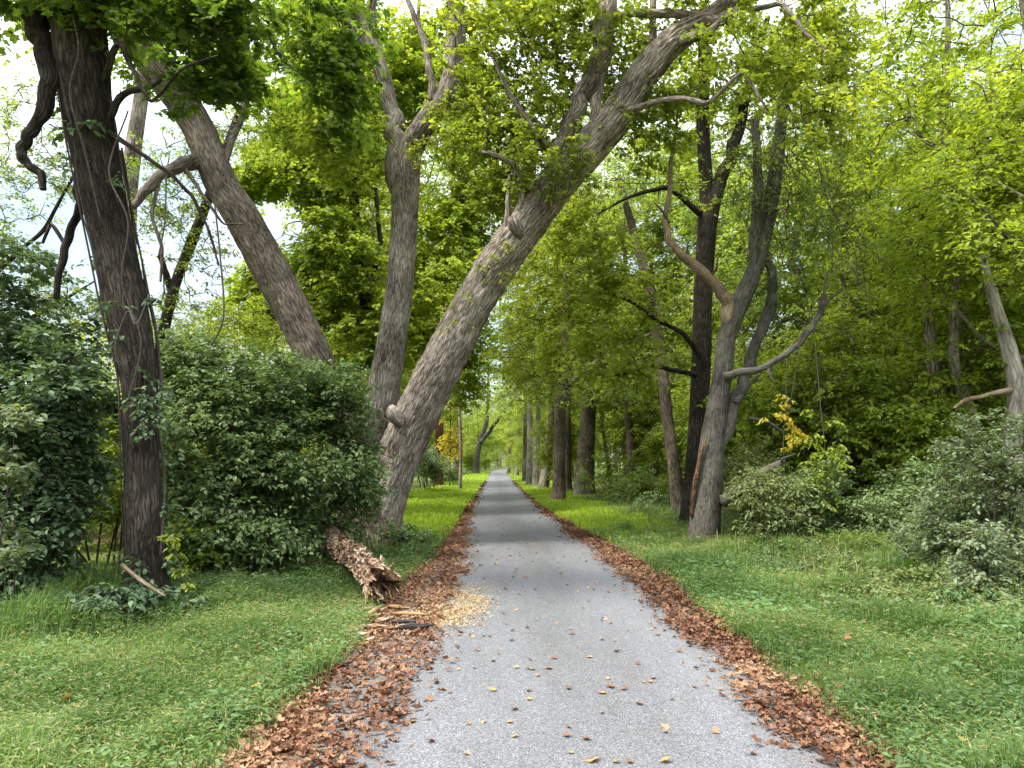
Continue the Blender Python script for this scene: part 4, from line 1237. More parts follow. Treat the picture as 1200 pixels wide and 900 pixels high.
t.limb([(533, 445, 40, 6), (544, 442, 39.8, 6), (552, 440.5, 39.6, 6)], seed=96., mat=M['bark_pale'], label='thick broken stub')

# ------------------------------------------------------------------ bright dense maple in the gap at the left
P, R = based([(400, 600, 22, 20), (405, 480, 22, 18), (430, 400, 22, 17), (425, 330, 22, 14), (415, 240, 22, 12), (425, 150, 22.3, 9), (440, 60, 22.5, 5)])
t = Tree('bright_maple', 'bright green bushy maple filling the gap behind the slanted tree', P[0], M['bark_dark'])
t.trunk(P, R, seg=20, step=.12, bark=.008, seed=101.)
t.limb([(428, 400, 22, 8), (405, 350, 21.8, 7), (385, 340, 21.5, 5), (350, 330, 21.2, 3)], seed=102.)
t.limb([(428, 360, 22, 7), (445, 290, 22, 6), (440, 220, 22, 4)], seed=103.)
t.crown([lobe(335, 235, 21.5, 60, 55, 1.6, 150), lobe(300, 260, 21.5, 40, 60, 1.2, 70), lobe(315, 330, 21.5, 55, 60, 1.6, 150), lobe(380, 300, 21.5, 60, 90, 1.8, 220), lobe(395, 195, 22, 60, 50, 1.6, 120), lobe(530, 340, 22.5, 60, 90, 1.8, 220), lobe(440, 380, 22, 60, 60, 1.8, 130), lobe(530, 230, 22.5, 70, 60, 1.6, 150), lobe(400, 450, 21.5, 90, 50, 1.6, 120), lobe(540, 430, 23, 30, 60, 1.2, 50), lobe(460, 90, 22.5, 60, 70, 1.6, 170), lobe(390, 110, 22.5, 60, 70, 1.6, 150), lobe(340, 150, 22.5, 50, 50, 1.4, 90), lobe(540, 120, 23, 50, 70, 1.5, 120)],
        M['leaf_bright'], .75, 6, 12, .115, MAPLE, .28, .36, maxlen=4, sc=.5, centre=at(420, 330, 23))

# ------------------------------------------------------------------ shrubs
def shrub(name, label, lobes, leafm, size, tmpl, R_, nl, base_px=None, nst=9, twigs=5, droop=.3, group=None, cat='shrub', thr=.36, sc=1.0, stems=True, twig=None):
    cs = np.array([l[0] for l in lobes])
    b = cs.mean(0)
    b[2] = gz(b[0], b[1])
    root = empty(name, b, label, cat, group)
    C = lobe_pts(lobes, thr, sc, 1.9)
    C = C[C[:, 2] > gz(C[:, 0], C[:, 1]) + .04]
    if stems:
        m = MB()
        idx = rng.choice(len(C), min(nst, len(C)), False)
        for q in idx:
            c = C[q]
            b0 = b + (c - b) * .25 + rng.normal(0, .12, 3)
            b0[2] = gz(b0[0], b0[1]) - .03
            mid = (b0 + c) / 2 + np.array([0, 0, .18 * abs(c[2] - b0[2])]) + rng.normal(0, .06, 3)
            q_ = min(1, R_ / .4)
            tube(m, [b0, mid, c], [.02 * q_, .013 * q_, .005 * q_], 6, .12, 0, .1, 0, 0, q * .1, cap=False)
        m.build('stem', M['twig'], root)
    m = MB()
    D = C - b
    spray(m, C, D, R_ * rng.uniform(.7, 1.25, len(C)), twigs, nl, size, tmpl, .25, droop, 1, 0, True, tw=.0035)
    m.build('foliage', [twig or M['twig'], leafm], root)
    return root


shrub('honeysuckle_bush', 'large rounded grey-green bush between the vine-covered tree and the leaning tree',
      [lobe(290, 470, 11.2, 85, 55, 1.0, 260), lobe(370, 485, 11.6, 60, 60, 1.0, 230), lobe(250, 540, 10.6, 60, 60, .9, 210), lobe(340, 565, 11.0, 80, 60, .9, 270), lobe(400, 570, 11.8, 36, 60, .8, 130), lobe(270, 625, 10.3, 75, 42, .7, 170), lobe(360, 630, 11.1, 45, 34, .6, 90), lobe(225, 435, 11, 40, 40, .8, 80)],
      M['leaf_shrub'], .082, OVATE, .5, 11, nst=22, thr=.38, sc=1.5, droop=.3)
shrub('dark_bush', 'dark blue-green bush with long drooping leaves at the left edge of the view',
      [lobe(40, 400, 8.6, 75, 70, .8, 150), lobe(0, 330, 8.8, 80, 45, .8, 80), lobe(60, 480, 8.3, 80, 60, .7, 160), lobe(20, 560, 8.0, 90, 50, .7, 150), lobe(95, 550, 8.4, 50, 55, .5, 90), lobe(50, 630, 8.0, 90, 45, .6, 150), lobe(80, 690, 7.8, 75, 35, .5, 60), lobe(-10, 690, 7.6, 60, 40, .5, 40), lobe(-80, 500, 8.4, 60, 180, .9, 110)],
      M['leaf_bluegreen'], .09, OVATE, .36, 8, nst=24, droop=.45)
shrub('sapling_shrub', 'small pale sapling with bright leaves at the left edge of the dark bush',
      [lobe(15, 490, 7.2, 20, 16, .2, 12), lobe(5, 560, 7.2, 24, 30, .2, 16), lobe(0, 640, 7.2, 30, 30, .2, 20)], M['leaf_silver'], .09, OVATE, .2, 5, nst=3, thr=.1)
shrub('ground_creeper', 'low broad-leaved plants under the dark bush at the left verge',
      [lobe(40, 735, 7.0, 55, 12, .35, 40), lobe(110, 705, 7.4, 40, 14, .3, 30), lobe(215, 700, 8.0, 50, 10, .4, 26), lobe(300, 690, 9.2, 40, 10, .4, 18)], M['leaf_bluegreen'], .085, OVATE, .2, 5, nst=8, thr=.2)
shrub('base_weeds', 'low weeds growing round the foot of the leaning tree',
      [lobe(470, 628, 13.3, 38, 12, .4, 30), lobe(430, 640, 13.0, 26, 10, .4, 16)], M['leaf_shrub'], .08, OVATE, .25, 6, nst=6, thr=.2)
shrub('clover_patch', 'broad pale-leaved weeds at the edge of the leaf band bottom left',
      [lobe(268, 835, 4.7, 28, 10, .16, 12), lobe(240, 850, 4.6, 22, 8, .12, 8)], M['weed'], .07, OVATE, .12, 4, nst=5, thr=.1)
shrub('far_bush', 'dark bush at the foot of the reddish trunk left of the path',
      [lobe(505, 548, 38, 22, 20, 1.4, 70), lobe(480, 530, 36, 26, 26, 1.4, 60), lobe(527, 558, 46, 12, 10, 1, 24)], M['leaf_shrub'], .14, RHOMB, .6, 8, nst=14)

shrub('undergrowth_bush', 'shaded green bush between the dark bush and the vine-covered trunk',
      [lobe(120, 590, 10.5, 60, 60, .7, 140), lobe(60, 640, 10, 60, 45, .6, 80), lobe(130, 500, 11, 50, 60, .7, 100), lobe(110, 655, 9.7, 60, 26, .5, 80), lobe(215, 640, 9.8, 40, 30, .5, 60)], M['leaf_mid'], .08, OVATE, .42, 9, nst=10)
shrub('undergrowth_bush', 'yellow-green bush in the light behind the slim leaning tree',
      [lobe(235, 395, 19, 60, 40, 1.2, 110), lobe(190, 450, 18, 50, 60, 1.2, 110), lobe(280, 400, 20, 50, 45, 1.2, 80), lobe(150, 520, 18, 60, 60, 1.2, 80), lobe(70, 430, 19, 80, 50, 1.5, 110)], M['leaf_yellow'], .09, OVATE, .6, 9, nst=14)
# brush along the right woods edge
BR = [('silver_bush', 'silvery green bush at the right edge of the view', [lobe(1170, 560, 9.2, 60, 65, .8, 180), lobe(1120, 630, 9.3, 50, 50, .6, 120), lobe(1200, 665, 8.0, 55, 45, .6, 110)], 'leaf_silver', .06, .3),
      ('brush_clump', 'green brush heap between the many-stemmed tree and the silvery bush', [lobe(1010, 585, 13.2, 80, 45, 1.0, 240), lobe(1085, 590, 12.6, 65, 50, .9, 200)], 'leaf_shrub', .075, .42),
      ('brush_clump', 'lower brush right beside the many-stemmed tree', [lobe(910, 600, 13.4, 55, 45, .8, 180), lobe(880, 565, 14.8, 34, 45, .8, 80)], 'leaf_vine', .07, .4),
      ('brush_clump', 'reddish-brown dry brush patch in front of the woods on the right', [lobe(1040, 645, 10.6, 45, 16, .5, 50), lobe(985, 640, 11.6, 40, 18, .5, 40)], 'leaf_olive', .05, .28),
      ('weed_clump', 'weedy mound in the right-hand grass below the brush', [lobe(1150, 705, 7.9, 60, 16, .5, 50), lobe(1080, 682, 9.2, 50, 12, .5, 40)], 'weed', .045, .22),
      ('weed_clump', 'long dark weed ridge across the right-hand grass', [lobe(1010, 700, 8.9, 50, 12, .4, 46), lobe(950, 680, 10.4, 50, 12, .4, 46)], 'weed', .045, .22),
      ('weed_clump', 'tall weeds at the right edge of the grass', [lobe(1205, 755, 6.4, 45, 14, .4, 30)], 'weed', .04, .2),
      ('brush_clump', 'shrubby growth behind the thin leaning tree', [lobe(750, 570, 25, 45, 25, 1.2, 70), lobe(720, 555, 30, 40, 30, 1.4, 70)], 'leaf_olive', .1, .55),
      ('brush_clump', 'brush in the dip right of the thick peeled trunk', [lobe(715, 590, 27, 30, 9, .8, 40), lobe(770, 590, 23, 24, 14, .8, 40)], 'leaf_shrub', .09, .4)]
for nm, lb, lo, mt, sz, rr_ in BR:
    shrub(nm, lb, lo, M[mt], sz, OVATE, rr_, 9, nst=14, group='brush along the right edge of the grass')

# ------------------------------------------------------------------ fallen log and debris
g0, g1 = gpix(398, 650), gpix(462, 728)
A0 = np.array([-3.35, 12.6, .45])
B0 = np.array([-1.46, 8.3, .27])
n_ = 8
tt = np.linspace(0, 1, n_)[:, None]
LPn = A0 * (1 - tt) + B0 * tt + np.array([0, 0, 1.]) * np.array([.1, .05, .02, 0, .02, .02, 0, -.03])[:, None]
LR = np.array([.18, .2, .21, .21, .205, .205, .2, .18])
t = Tree('fallen_log', 'rotten fallen log with a splintered end lying by the left leaf band', ground_pt(B0), M['rot_wood'], cat='log')
dirv = norm((B0 - A0)[None])[0]
sdv = norm(np.cross(dirv, [0, 0, 1])[None])[0]
upv = np.cross(sdv, dirv)
m = MB()
SEG = 96
tube(m, LPn, LR, SEG, .025, .026, .5, 0, 0, 111., False, bs=1.5)
V = m.v[0].reshape(-1, SEG, 3)
nr_ = len(V)
cen_ = V.mean(1)
an_ = np.arange(SEG) * 2 * PI / SEG
jag = fbm(np.stack([np.cos(an_) * 3.5, np.sin(an_) * 3.5, an_ * 0 + 7], -1), 3)
up_ = ((V[-1] - cen_[-1]) @ upv) / .28
jag = (jag - .45) * 1.3 - .12 * up_
for q in range(16):
    w_ = ((16 - q) / 16) ** 2
    V[nr_ - 1 - q] += dirv * (jag * w_)[:, None]
m.v[0] = V.reshape(-1, 3)
rim = V[-1]
ax0 = cen_[-1]
rings = [rim, ax0 + (rim - ax0) * .84 - dirv * .03, ax0 + (rim - ax0) * .66 - dirv * .06, ax0 + (cen_[-1] + (V[-6] - cen_[-6]) - ax0) * .3 - dirv * .12, np.repeat((ax0 - dirv * .15)[None], SEG, 0)]
IV = np.concatenate(rings)
i_ = np.arange(4)[:, None] * SEG
j_ = np.arange(SEG)[None]
m.add(IV, np.stack([i_ + j_, i_ + (j_ + 1) % SEG, i_ + SEG + (j_ + 1) % SEG, i_ + SEG + j_], -1).reshape(-1, 4), IV * 1.0, 1)
# loose bark plates and moss flakes on the upper side
C_ = V[rng.integers(4, nr_ - 6, 700), rng.integers(0, SEG, 700)]
nn_ = norm(C_ - (A0 + dirv * ((C_ - A0) @ dirv)[:, None]))
kk = nn_[:, 2] > -.3
C_, nn_ = C_[kk], nn_[kk]
leaves(m, C_ + nn_ * .008, dirv + rng.normal(0, .35, C_.shape), nn_ + rng.normal(0, .3, C_.shape), rng.uniform(.04, .13, len(C_)), C_ * 3, CURL, 0)
m.build('log_body', [M['rot_wood'], M['rot_dark']], t.root)
for k in range(36):
    a = rng.uniform(0, 2 * PI)
    rad = .2 * math.sqrt(rng.uniform(.1, 1))
    st_ = B0 + (sdv * math.cos(a) + upv * math.sin(a)) * rad - dirv * .12
    ln = rng.uniform(.1, .3) * (1.3 if math.sin(a) < .1 else .8)
    en = st_ + dirv * ln + rng.normal(0, .05, 3) + np.array([0, 0, -.10 if math.sin(a) < 0 else .02])
    w_ = rng.uniform(.008, .028)
    t.trunk(np.array([st_, (st_ + en) / 2 + rng.normal(0, .012, 3), en]), np.array([w_, w_ * .8, .006]), name='splinter', seg=9, step=.04, bark=.006, lump=.5, flare=0, seed=k * 1.7, mat=M['split_wood'] if rng.random() < .65 else M['rot_wood'], nodes=False)
# torn shreds
WF = 'wood fragments at the broken end of the log'


def fragment(label, p, ang, ln, w, mat, tilt=.0, name='wood_fragment', th=.5):
    m = MB()
    c = np.array([p[0], p[1], max(float(gz(p[0], p[1])), 0) + w * th + .02])
    d = np.array([math.cos(ang) * math.cos(tilt), math.sin(ang) * math.cos(tilt), math.sin(tilt)])
    sd_ = np.array([-math.sin(ang), math.cos(ang), 0])
    bend = rng.normal(0, .06) * ln
    q = [c + d * (s_ * ln) + sd_ * (bend * math.cos(s_ * 3)) for s_ in (-.5, -.2, .15, .5)]
    C0, _ = tube(m, q, [w * .45, w, w * .85, w * .3], 16, .02, .006, .45, 0, 0, p[0] * 7 + p[1])
    for a_ in m.v:
        a_[:, 2] = c[2] + (a_[:, 2] - c[2]) * (.55 if tilt < .1 else .8)
    return tag(m.build(name, mat), label, 'wood fragment', WF)


fragment('charred black wood chunk in the leaf band beside the log end', gpix(487, 740), .3, .34, .05, M['char_wood'], name='charred_chunk', th=.6)
fragment('pale long splinter lying just behind the charred chunk', gpix(480, 724), -.15, .4, .035, M['split_wood'])
fragment('dark grey slab lying along the top of the charred chunk', gpix(480, 733), .1, .36, .03, M['char_wood'])
fragment('curved pale piece of split wood right of the log end', gpix(466, 715), -.5, .36, .035, M['split_wood'])
fragment('short pale splinter upright in front of the log', gpix(438, 722), 1.2, .3, .035, M['split_wood'], .3)
fragment('long grey splinter left of the upright pale one', gpix(428, 718), .5, .4, .03, M['dead_wood'], .12)
fragment('brown rotten block below the log mouth', gpix(450, 731), 1.0, .26, .05, M['rot_wood'])
fragment('small pale chip in the grass left of the log', gpix(386, 717), .3, .14, .035, M['dead_wood'])
fragment('reddish strip of wood lying left of the rotten block', gpix(430, 738), .1, .45, .03, M['rot_wood'])
fragment('short tan chip nearest the camera in the leaf band', gpix(409, 744), .7, .22, .035, M['dead_wood'])


for k in range(26):
    qx, qy = rng.normal(444, 26), rng.normal(728, 12)
    fragment('small torn wood chip lying among the leaves below the log end', gpix(qx, qy), rng.uniform(-.6, 1.3), rng.uniform(.08, .26), rng.uniform(.012, .03), M[['split_wood', 'dead_wood', 'rot_wood', 'rot_dark'][int(rng.integers(0, 4))]], rng.uniform(0, .25), 'wood_chip')


# ------------------------------------------------------------------ woods: source trees, then copies
def kill(o):
    bpy.data.objects.remove(o)


class Src:
    """a woodland tree: trunk, limbs and crown meshes at the origin, copied by obj.copy()"""
    def __init__(s, seed, H, low, rad, bark, leafm, r0=.2, nclus=430, size=.155, lean=.5, R_=.95, nl=12, limbs=6, thr=.4):
        global rng
        keep = rng
        rng = np.random.default_rng(seed)
        root = bpy.data.objects.new('woodland_tree', None)
        COL.objects.link(root)
        s.root = root
        h = np.linspace(0, 1, 7)
        dx = np.cumsum(rng.normal(0, .22, 7)) * lean + h * rng.normal(0, 1) * lean
        dy = np.cumsum(rng.normal(0, .22, 7)) * lean
        P = np.column_stack([dx - dx[0], dy - dy[0], h * H * .9 - .1])
        R = r0 * (1 - .8 * h)
        m = MB()
        C, _ = tube(m, P, R, 18, .16, .010, .14, .4, 0, seed)
        m.build('trunk', bark, root)
        nodes = [C[len(C) // 5:]]
        for k in range(limbs):
            j = int(len(C) * rng.uniform(.25, .8))
            a = rng.uniform(0, 2 * PI)
            L = rad * rng.uniform(.6, 1.0)
            d = np.array([math.cos(a), math.sin(a), rng.uniform(.2, .8)])
            q = [C[j], C[j] + d * L * .35 + rng.normal(0, .12, 3), C[j] + d * L * .7 + rng.normal(0, .2, 3) + np.array([0, 0, .1 * L]), C[j] + d * L]
            rr = r0 * (1 - .8 * j / len(C)) * .5
            m = MB()
            c_, _ = tube(m, q, [rr, rr * .7, rr * .45, rr * .2], 9, .2, .005, .1, 0, 0, seed + k)
            m.build('limb', bark, root)
            nodes.append(c_[1:])
        lob = [((P[4][0], P[4][1], low + (H - low) * .55), (rad, rad, (H - low) * .5), int(nclus * .5))]
        for k in range(7):
            a = rng.uniform(0, 2 * PI)
            zz = low + (H - low) * rng.uniform(.05, .85)
            rr = rad * (.9 - .3 * (zz / H))
            lob.append(((math.cos(a) * rr * .75, math.sin(a) * rr * .75, zz), (rad * .5, rad * .5, (H - low) * .13), int(nclus * .5 / 7)))
        Cc = lobe_pts(lob, thr, .45)
        m = MB()
        grow(m, np.concatenate(nodes), Cc, 5, .01, .010, seg=4)
        D = Cc - np.array([0, 0, 0])
        D[:, 2] *= .1
        spray(m, Cc, D, R_ * rng.uniform(.7, 1.25, len(Cc)), 5, nl, size, RHOMB, .2, .25, 1, 0, True, tw=.006)
        m.build('crown', [M['twig'], leafm], root)
        rng = keep

    def place(s, x, y, sc, rz, label, group, name='woodland_tree', first=False, zs=1.0):
        if first:
            r = s.root
        else:
            r = s.root.copy()
            COL.objects.link(r)
            for ch in s.root.children:
                c = ch.copy()
                COL.objects.link(c)
                c.parent = r
        r.location = (x, y, float(gz(x, y)))
        r.scale = (sc, sc, sc * zs)
        r.rotation_euler = (0, 0, rz)
        tag(r, label, 'tree', group)
        return r


SRC = [Src(201, 15, 3.0, 3.6, M['bark_brown'], M['leaf_olive'], .2),
       Src(202, 17, 2.2, 4.0, M['bark_grey'], M['leaf_bright'], .22, 480),
       Src(203, 13, 1.6, 3.2, M['bark_dark'], M['leaf_mid'], .16),
       Src(204, 16, 4.0, 3.6, M['bark_grey'], M['leaf_mid'], .24),
       Src(205, 11, 1.0, 3.0, M['bark_brown'], M['leaf_bright'], .12, 400, .13),
       Src(206, 14, 1.8, 3.4, M['bark_brown'], M['leaf_yellow'], .17)]
UND = [Src(211, 5.0, .3, 1.7, M['bark_brown'], M['leaf_bright'], .05, 280, .12, .5, .55, 9, 4),
       Src(212, 4.2, .2, 1.6, M['bark_brown'], M['leaf_bright'], .045, 280, .12, .5, .5, 9, 4),
       Src(213, 5.5, .4, 1.8, M['bark_dark'], M['leaf_yellow'], .055, 280, .12, .5, .55, 9, 4)]
first = set()
GW = 'trees of the woods on the right of the path'
GL = 'trees left of the path beyond the bushes'
GS = 'young saplings under the right-hand woods'
GE = 'trees closing the far end of the path'


def put(src, k, x, y, sc, rz, label, group, **kw):
    key = (id(src), k)
    f_ = key not in first
    first.add(key)
    return src[k].place(x, y, sc, rz, label, group, first=f_, **kw)


# hand-placed trees at the right front of the woods
for px, Yd, k, sc, rz, lb in [(1130, 17, 1, .95, .3, 'bright green leafy tree at the front of the woods on the far right'),
                              (1235, 13.5, 1, .8, 2.0, 'bright green tree whose boughs fill the upper right corner'),
                              (1010, 20, 0, .9, 1.1, 'olive green tree behind the hanging vine'),
                              (1075, 25, 2, 1.1, 4.0, 'darker tree between the hanging vine and the bright front tree'),
                              (1180, 24, 4, 1.3, .5, 'bright tree second row behind the bright front tree'),
                              (930, 24, 0, 1.0, 2.5, 'olive tree right behind the many-stemmed tree'),
                              (742, 31, 0, 1.05, .7, 'olive tree filling the gap behind the thin leaning tree'),
                              (665, 38, 5, 1.2, 2.2, 'yellowing tree seen over the right-hand row of trunks'),
                              (765, 33, 1, 1.0, 3.3, 'bright green tree between the thin leaning tree and the tall dark tree'),
                              (1090, 31, 4, 1.5, 1.9, 'tall bright tree rising behind the darker tree on the right'),
                              (870, 29, 3, 1.0, 5.0, 'grey-trunked tree behind the tall dark tree')]:
    xw = (px - 600) * Yd / F
    put(SRC, k, xw, Yd, sc, rz, lb, GW)
for px, Yd, k, sc, rz, lb in [(905, 16.5, 1, .95, .2, 'light green sapling right behind the low broken limb'),
                              (960, 15.5, 0, .9, 1.4, 'bushy bright sapling behind the yellow creeper'),
                              (1015, 16, 2, .95, 2.6, 'yellowish sapling in the middle of the right-hand brush'),
                              (1065, 15, 1, .85, 3.9, 'light green sapling left of the pale trunk in the right woods'),
                              (880, 21, 0, 1.0, 5.1, 'bright sapling in the gap right of the tall dark tree')]:
    put(UND, k, (px - 600) * Yd / F, Yd, sc, rz, lb, GS, name='sapling')
rr_ = np.random.default_rng(77)
plc = []
tone = ['olive-green', 'bright green', 'dark-trunked green', 'grey-trunked green', 'small bright green', 'yellowing']


def scatter_trees(n, xr, yr, minsep, test, src, scr, grp, lab, kw=None):
    c = 0
    for _ in range(n * 60):
        if c >= n:
            break
        x_, y_ = rr_.uniform(*xr), rr_.uniform(*yr)
        if not test(x_, y_) or any((x_ - a) ** 2 + (y_ - b) ** 2 < minsep ** 2 for a, b in plc):
            continue
        plc.append((x_, y_))
        k = int(rr_.integers(0, len(src)))
        put(src, k, x_, y_, rr_.uniform(*scr), rr_.uniform(0, 6.28), lab(k), grp, **(kw or {}))
        c += 1


def inview(x, y, m=4):
    return abs(x) < y * .72 + m


scatter_trees(34, (4, 55), (28, 80), 4.2, lambda x, y: inview(x, y) and x > path_c(y) + 4.5, SRC, (.8, 1.2), GW,
              lambda k: tone[k] + ' tree standing deep in the woods right of the path')
scatter_trees(18, (2, 40), (75, 130), 4.5, lambda x, y: x > path_c(y) + 4.5 and x < y * .5, SRC, (.9, 1.3), GE,
              lambda k: tone[k] + ' tree far off right of the path')
scatter_trees(26, (-34, -8), (60, 150), 4.0, lambda x, y: x < path_c(y) - 8.5 and x > -y * .22 - 2, SRC, (.8, 1.2), GL,
              lambda k: tone[k] + ' tree far off left of the path')
scatter_trees(26, (-35, 45), (165, 230), 4.0, lambda x, y: abs(x - path_c(y)) > 3.5 and abs(x) < y * .2, SRC, (.9, 1.4), GE,
              lambda k: tone[k] + ' tree closing the view at the end of the path')
for yv, sx, k, sc in [(66, 3.2, 4, .8), (82, 3.4, 2, .8), (100, 3.2, 4, .9), (112, -3.3, 2, .8), (124, 3.2, 1, .7), (136, -3.2, 4, .9), (150, 3.4, 2, .9), (163, -3.3, 1, .8), (176, -4, 4, 1.1), (190, -1, 2, 1.0), (200, -7, 1, 1.0), (206, -3, 4, 1.2)]:
    put(SRC, k, float(path_c(yv)) + sx, yv, sc, yv * .7, tone[k] + ' tree arching over the far end of the path', GE)
# left, lower and thinner so the sky shows
for px, Yd, k, sc, rz, lb in [(455, 32, 3, 1.25, 1., 'tree with a grey trunk behind the bright maple'),
                              (425, 29, 1, 1.05, 2.6, 'bright green tree seen between the forked tree and the leaning trunk'),
                              (330, 36, 4, .9, 2., 'pale green low tree seen under the slanted trunk'),
                              (240, 40, 1, .55, 3., 'bright low tree between the slim trees on the left'),
                              (462, 52, 1, 1.4, 3., 'bright tree behind the reddish trunk'),
                              (420, 45, 5, 1.4, .4, 'yellowing tree behind the bright maple')]:
    put(SRC, k, (px - 600) * Yd / F, Yd, sc, rz, lb, GL)
scatter_trees(70, (5, 30), (14.5, 42), 1.6, lambda x, y: inview(x, y, 2) and x > path_c(y) + 5.2 + .06 * y, UND, (.7, 1.25), GS,
              lambda k: ['bushy mid-green', 'light green', 'olive-green'][k] + ' sapling growing under the right-hand trees', dict(name='sapling'))
scatter_trees(44, (-26, -5.2), (12.5, 40), 1.5, lambda x, y: inview(x, y, 2) and x < -4.8 - .06 * y, UND, (.5, .8), GL,
              lambda k: ['bushy mid-green', 'light green', 'olive-green'][k] + ' sapling beyond the left bushes')
scatter_trees(40, (-14, 16), (38, 160), 1.8, lambda x, y: 2.6 < abs(x - path_c(y)) < 6 and (x > path_c(y) or y > 98), UND, (.6, 1.1), 'saplings beside the far part of the path',
              lambda k: ['bushy mid-green', 'light green', 'olive-green'][k] + ' sapling beside the far part of the path')

# sparse backlit trees against the sky at the left
P, R = based([(-10, 640, 15, 12), (-14, 480, 15, 11), (-18, 330, 15, 10), (-22, 200, 15, 8), (-10, 60, 15, 6)])
t = Tree('sparse_tree', 'thin-leaved tree showing the sky through its branches at the far left', P[0], M['bark_dark'])
t.trunk(P, R, seg=16, step=.1, bark=.006, seed=121.)
t.limb([(-18, 330, 15, 6), (50, 270, 15, 4), (90, 200, 15, 3)], seed=122.)
t.limb([(-16, 400, 15, 5), (60, 360, 15, 4), (110, 330, 15, 2)], seed=123.)
t.crown([lobe(40, 270, 15, 80, 70, 1.2, 80), lobe(20, 130, 15, 70, 70, 1, 46), lobe(70, 200, 15, 60, 50, 1, 34), lobe(190, 300, 16, 80, 70, 1.2, 90), lobe(100, 360, 15, 70, 50, 1, 60), lobe(200, 200, 16, 70, 60, 1.2, 50), lobe(280, 190, 17, 50, 60, 1.2, 50)], M['leaf_mid'], .55, 5, 8, .075, OVATE, thr=.36, maxlen=3.5)

# pale trunks inside the right woods
for nm, lb, pts, bk in [('woodland_trunk_tree', 'pale short-crowned trunk standing alone in the right woods', [(1100, 560, 15.5, 17), (1100, 510, 15.5, 14), (1096, 460, 15.5, 13), (1090, 400, 15.5, 11), (1088, 300, 15.5, 8)], 'bark_grey'),
                        ('woodland_trunk_tree', 'grey trunk bending left beside the pale one in the right woods', [(1148, 545, 14.5, 16), (1140, 500, 14.5, 13), (1128, 460, 14.5, 12), (1118, 420, 14.5, 10), (1120, 320, 14.5, 7)], 'bark_grey'),
                        ('woodland_trunk_tree', 'pale crooked trunk at the right edge of the woods', [(1188, 580, 13, 22), (1186, 520, 13, 18), (1192, 460, 13, 17), (1182, 410, 13, 15), (1170, 370, 13, 12), (1150, 300, 13, 8)], 'bark_pale'),
                        ('woodland_trunk_tree', 'dark upright trunk at the very right edge of the view', [(1200, 600, 20, 18), (1198, 480, 20, 16), (1197, 300, 20, 14), (1190, 100, 20, 9)], 'bark_dark')]:
    P, R = based(pts)
    t = Tree(nm, lb, P[0], M[bk], group='bare lower trunks inside the right woods')
    t.trunk(P, R, seg=24, step=.08, bark=.008, seed=pts[0][0] * .1)
    c_ = pts[-1]
    if 'pale crooked' in lb:
        t.limb([(1190, 455, 13, 6), (1160, 462, 12.8, 5), (1130, 470, 12.7, 4), (1118, 478, 12.6, 3)], seed=5.1, mat=M['dead_wood'], nodes=False)
    t.crown([lobe(c_[0], c_[1] - 30, c_[2], 90, 80, 1.8, 70)], M['leaf_bright'] if 'pale' in lb else M['leaf_mid'], .75, 5, 10, .115, RHOMB, thr=.4)

# ------------------------------------------------------------------ light, sky, camera
SUN_DIR = norm(np.array([[-.5, -.26, .85]]))[0]    # towards the sun
el = math.asin(SUN_DIR[2])
az = math.atan2(SUN_DIR[0], SUN_DIR[1])
ld = bpy.data.lights.new('sun', 'SUN')
ld.energy = 2.5
ld.angle = math.radians(14)
ld.color = (1, .95, .86)
lo = bpy.data.objects.new('sun', ld)
COL.objects.link(lo)
from mathutils import Vector
lo.rotation_euler = Vector(-SUN_DIR).to_track_quat('-Z', 'Y').to_euler()

w = bpy.data.worlds.new('World')
SC.world = w
w.use_nodes = True
nt = w.node_tree
nt.nodes.clear()
L = nt.links.new
sky = nt.nodes.new('ShaderNodeTexSky')
sky.sky_type = 'NISHITA'
sky.sun_disc = False
sky.sun_elevation = el
sky.sun_rotation = az
sky.air_density = 1.2
sky.dust_density = 2
bg = nt.nodes.new('ShaderNodeBackground')
bg.inputs[1].default_value = .12
L(sky.outputs[0], bg.inputs[0])
tc = nt.nodes.new('ShaderNodeTexCoord')
mp = nt.nodes.new('ShaderNodeMapping')
mp.inputs['Scale'].default_value = (1.4, 1.4, 2.6)
L(tc.outputs['Generated'], mp.inputs[0])
nz = nt.nodes.new('ShaderNodeTexNoise')
nz.inputs['Scale'].default_value = 1.8
nz.inputs['Detail'].default_value = 7
nz.inputs['Roughness'].default_value = .55
L(mp.outputs[0], nz.inputs[0])
cr = nt.nodes.new('ShaderNodeValToRGB')
cr.color_ramp.elements[0].position = .38
cr.color_ramp.elements[0].color = (.25, .25, .25, 1)
cr.color_ramp.elements[1].position = .62
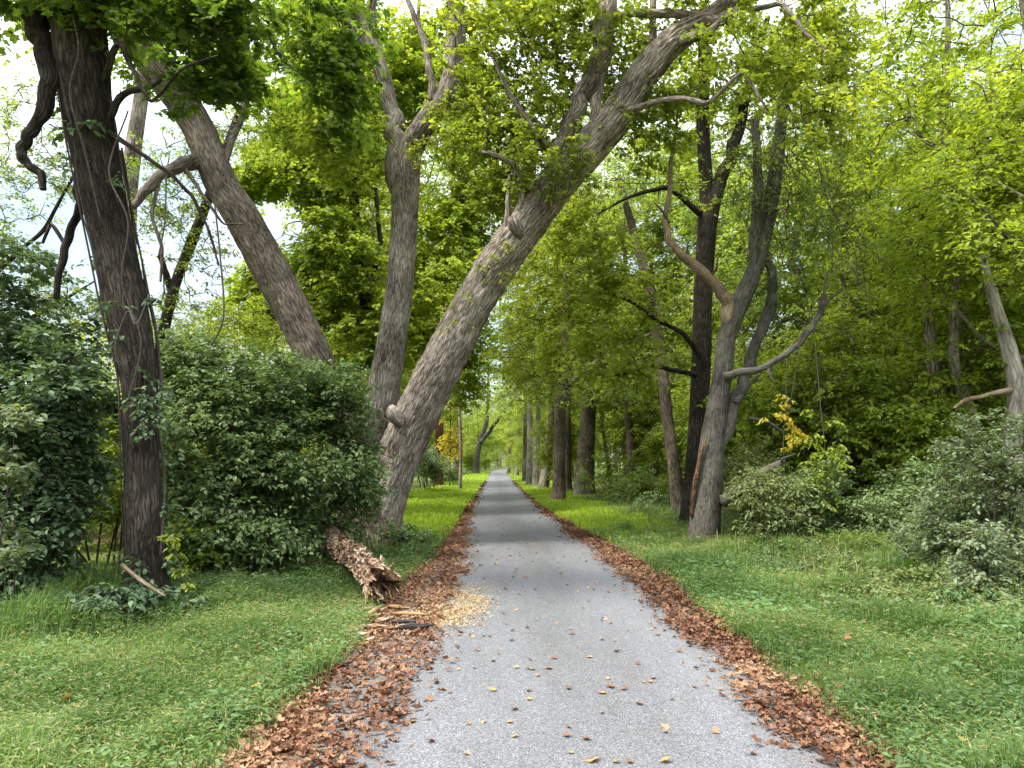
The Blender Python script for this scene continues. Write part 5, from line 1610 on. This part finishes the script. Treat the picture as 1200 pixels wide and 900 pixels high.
cr.color_ramp.elements[1].color = (.95, .95, .95, 1)
L(nz.outputs[0], cr.inputs[0])
cl = nt.nodes.new('ShaderNodeBackground')
cl.inputs[0].default_value = (.92, .96, 1, 1)
cl.inputs[1].default_value = 1.0
sz = nt.nodes.new('ShaderNodeSeparateXYZ')
L(tc.outputs['Generated'], sz.inputs[0])
ov = nt.nodes.new('ShaderNodeMath')
ov.operation = 'MULTIPLY_ADD'
ov.use_clamp = False
ov.inputs[1].default_value = 3.3
ov.inputs[2].default_value = .3
sq = nt.nodes.new('ShaderNodeMath')
sq.operation = 'POWER'
sq.inputs[1].default_value = 2
mz = nt.nodes.new('ShaderNodeMath')
mz.operation = 'MAXIMUM'
mz.inputs[1].default_value = 0
L(sz.outputs[2], mz.inputs[0])
L(mz.outputs[0], sq.inputs[0])
L(sq.outputs[0], ov.inputs[0])
mxo = nt.nodes.new('ShaderNodeMath')
mxo.operation = 'MAXIMUM'
mxo.inputs[1].default_value = .27
L(ov.outputs[0], mxo.inputs[0])
L(mxo.outputs[0], cl.inputs[1])
ms = nt.nodes.new('ShaderNodeMixShader')
L(cr.outputs[0], ms.inputs[0])
L(bg.outputs[0], ms.inputs[1])
L(cl.outputs[0], ms.inputs[2])
wo = nt.nodes.new('ShaderNodeOutputWorld')
L(ms.outputs[0], wo.inputs[0])

cd = bpy.data.cameras.new('camera')
cd.lens = F / 1200 * 36
cd.sensor_width = 36
cd.clip_start = .05
cd.clip_end = 6000
co = bpy.data.objects.new('camera', cd)
COL.objects.link(co)
co.location = (0, 0, HC)
co.rotation_euler = (PI / 2 + TH, 0, 0)
SC.camera = co

SC.view_settings.view_transform = 'Standard'
SC.view_settings.look = 'None'
SC.view_settings.exposure = 1.42
SC.view_settings.gamma = 1
SC.cycles.use_denoising = True
SC.cycles.max_bounces = 12
SC.cycles.diffuse_bounces = 8
SC.cycles.transmission_bounces = 8
SC.cycles.glossy_bounces = 2
SC.cycles.caustics_reflective = False
SC.cycles.caustics_refractive = False
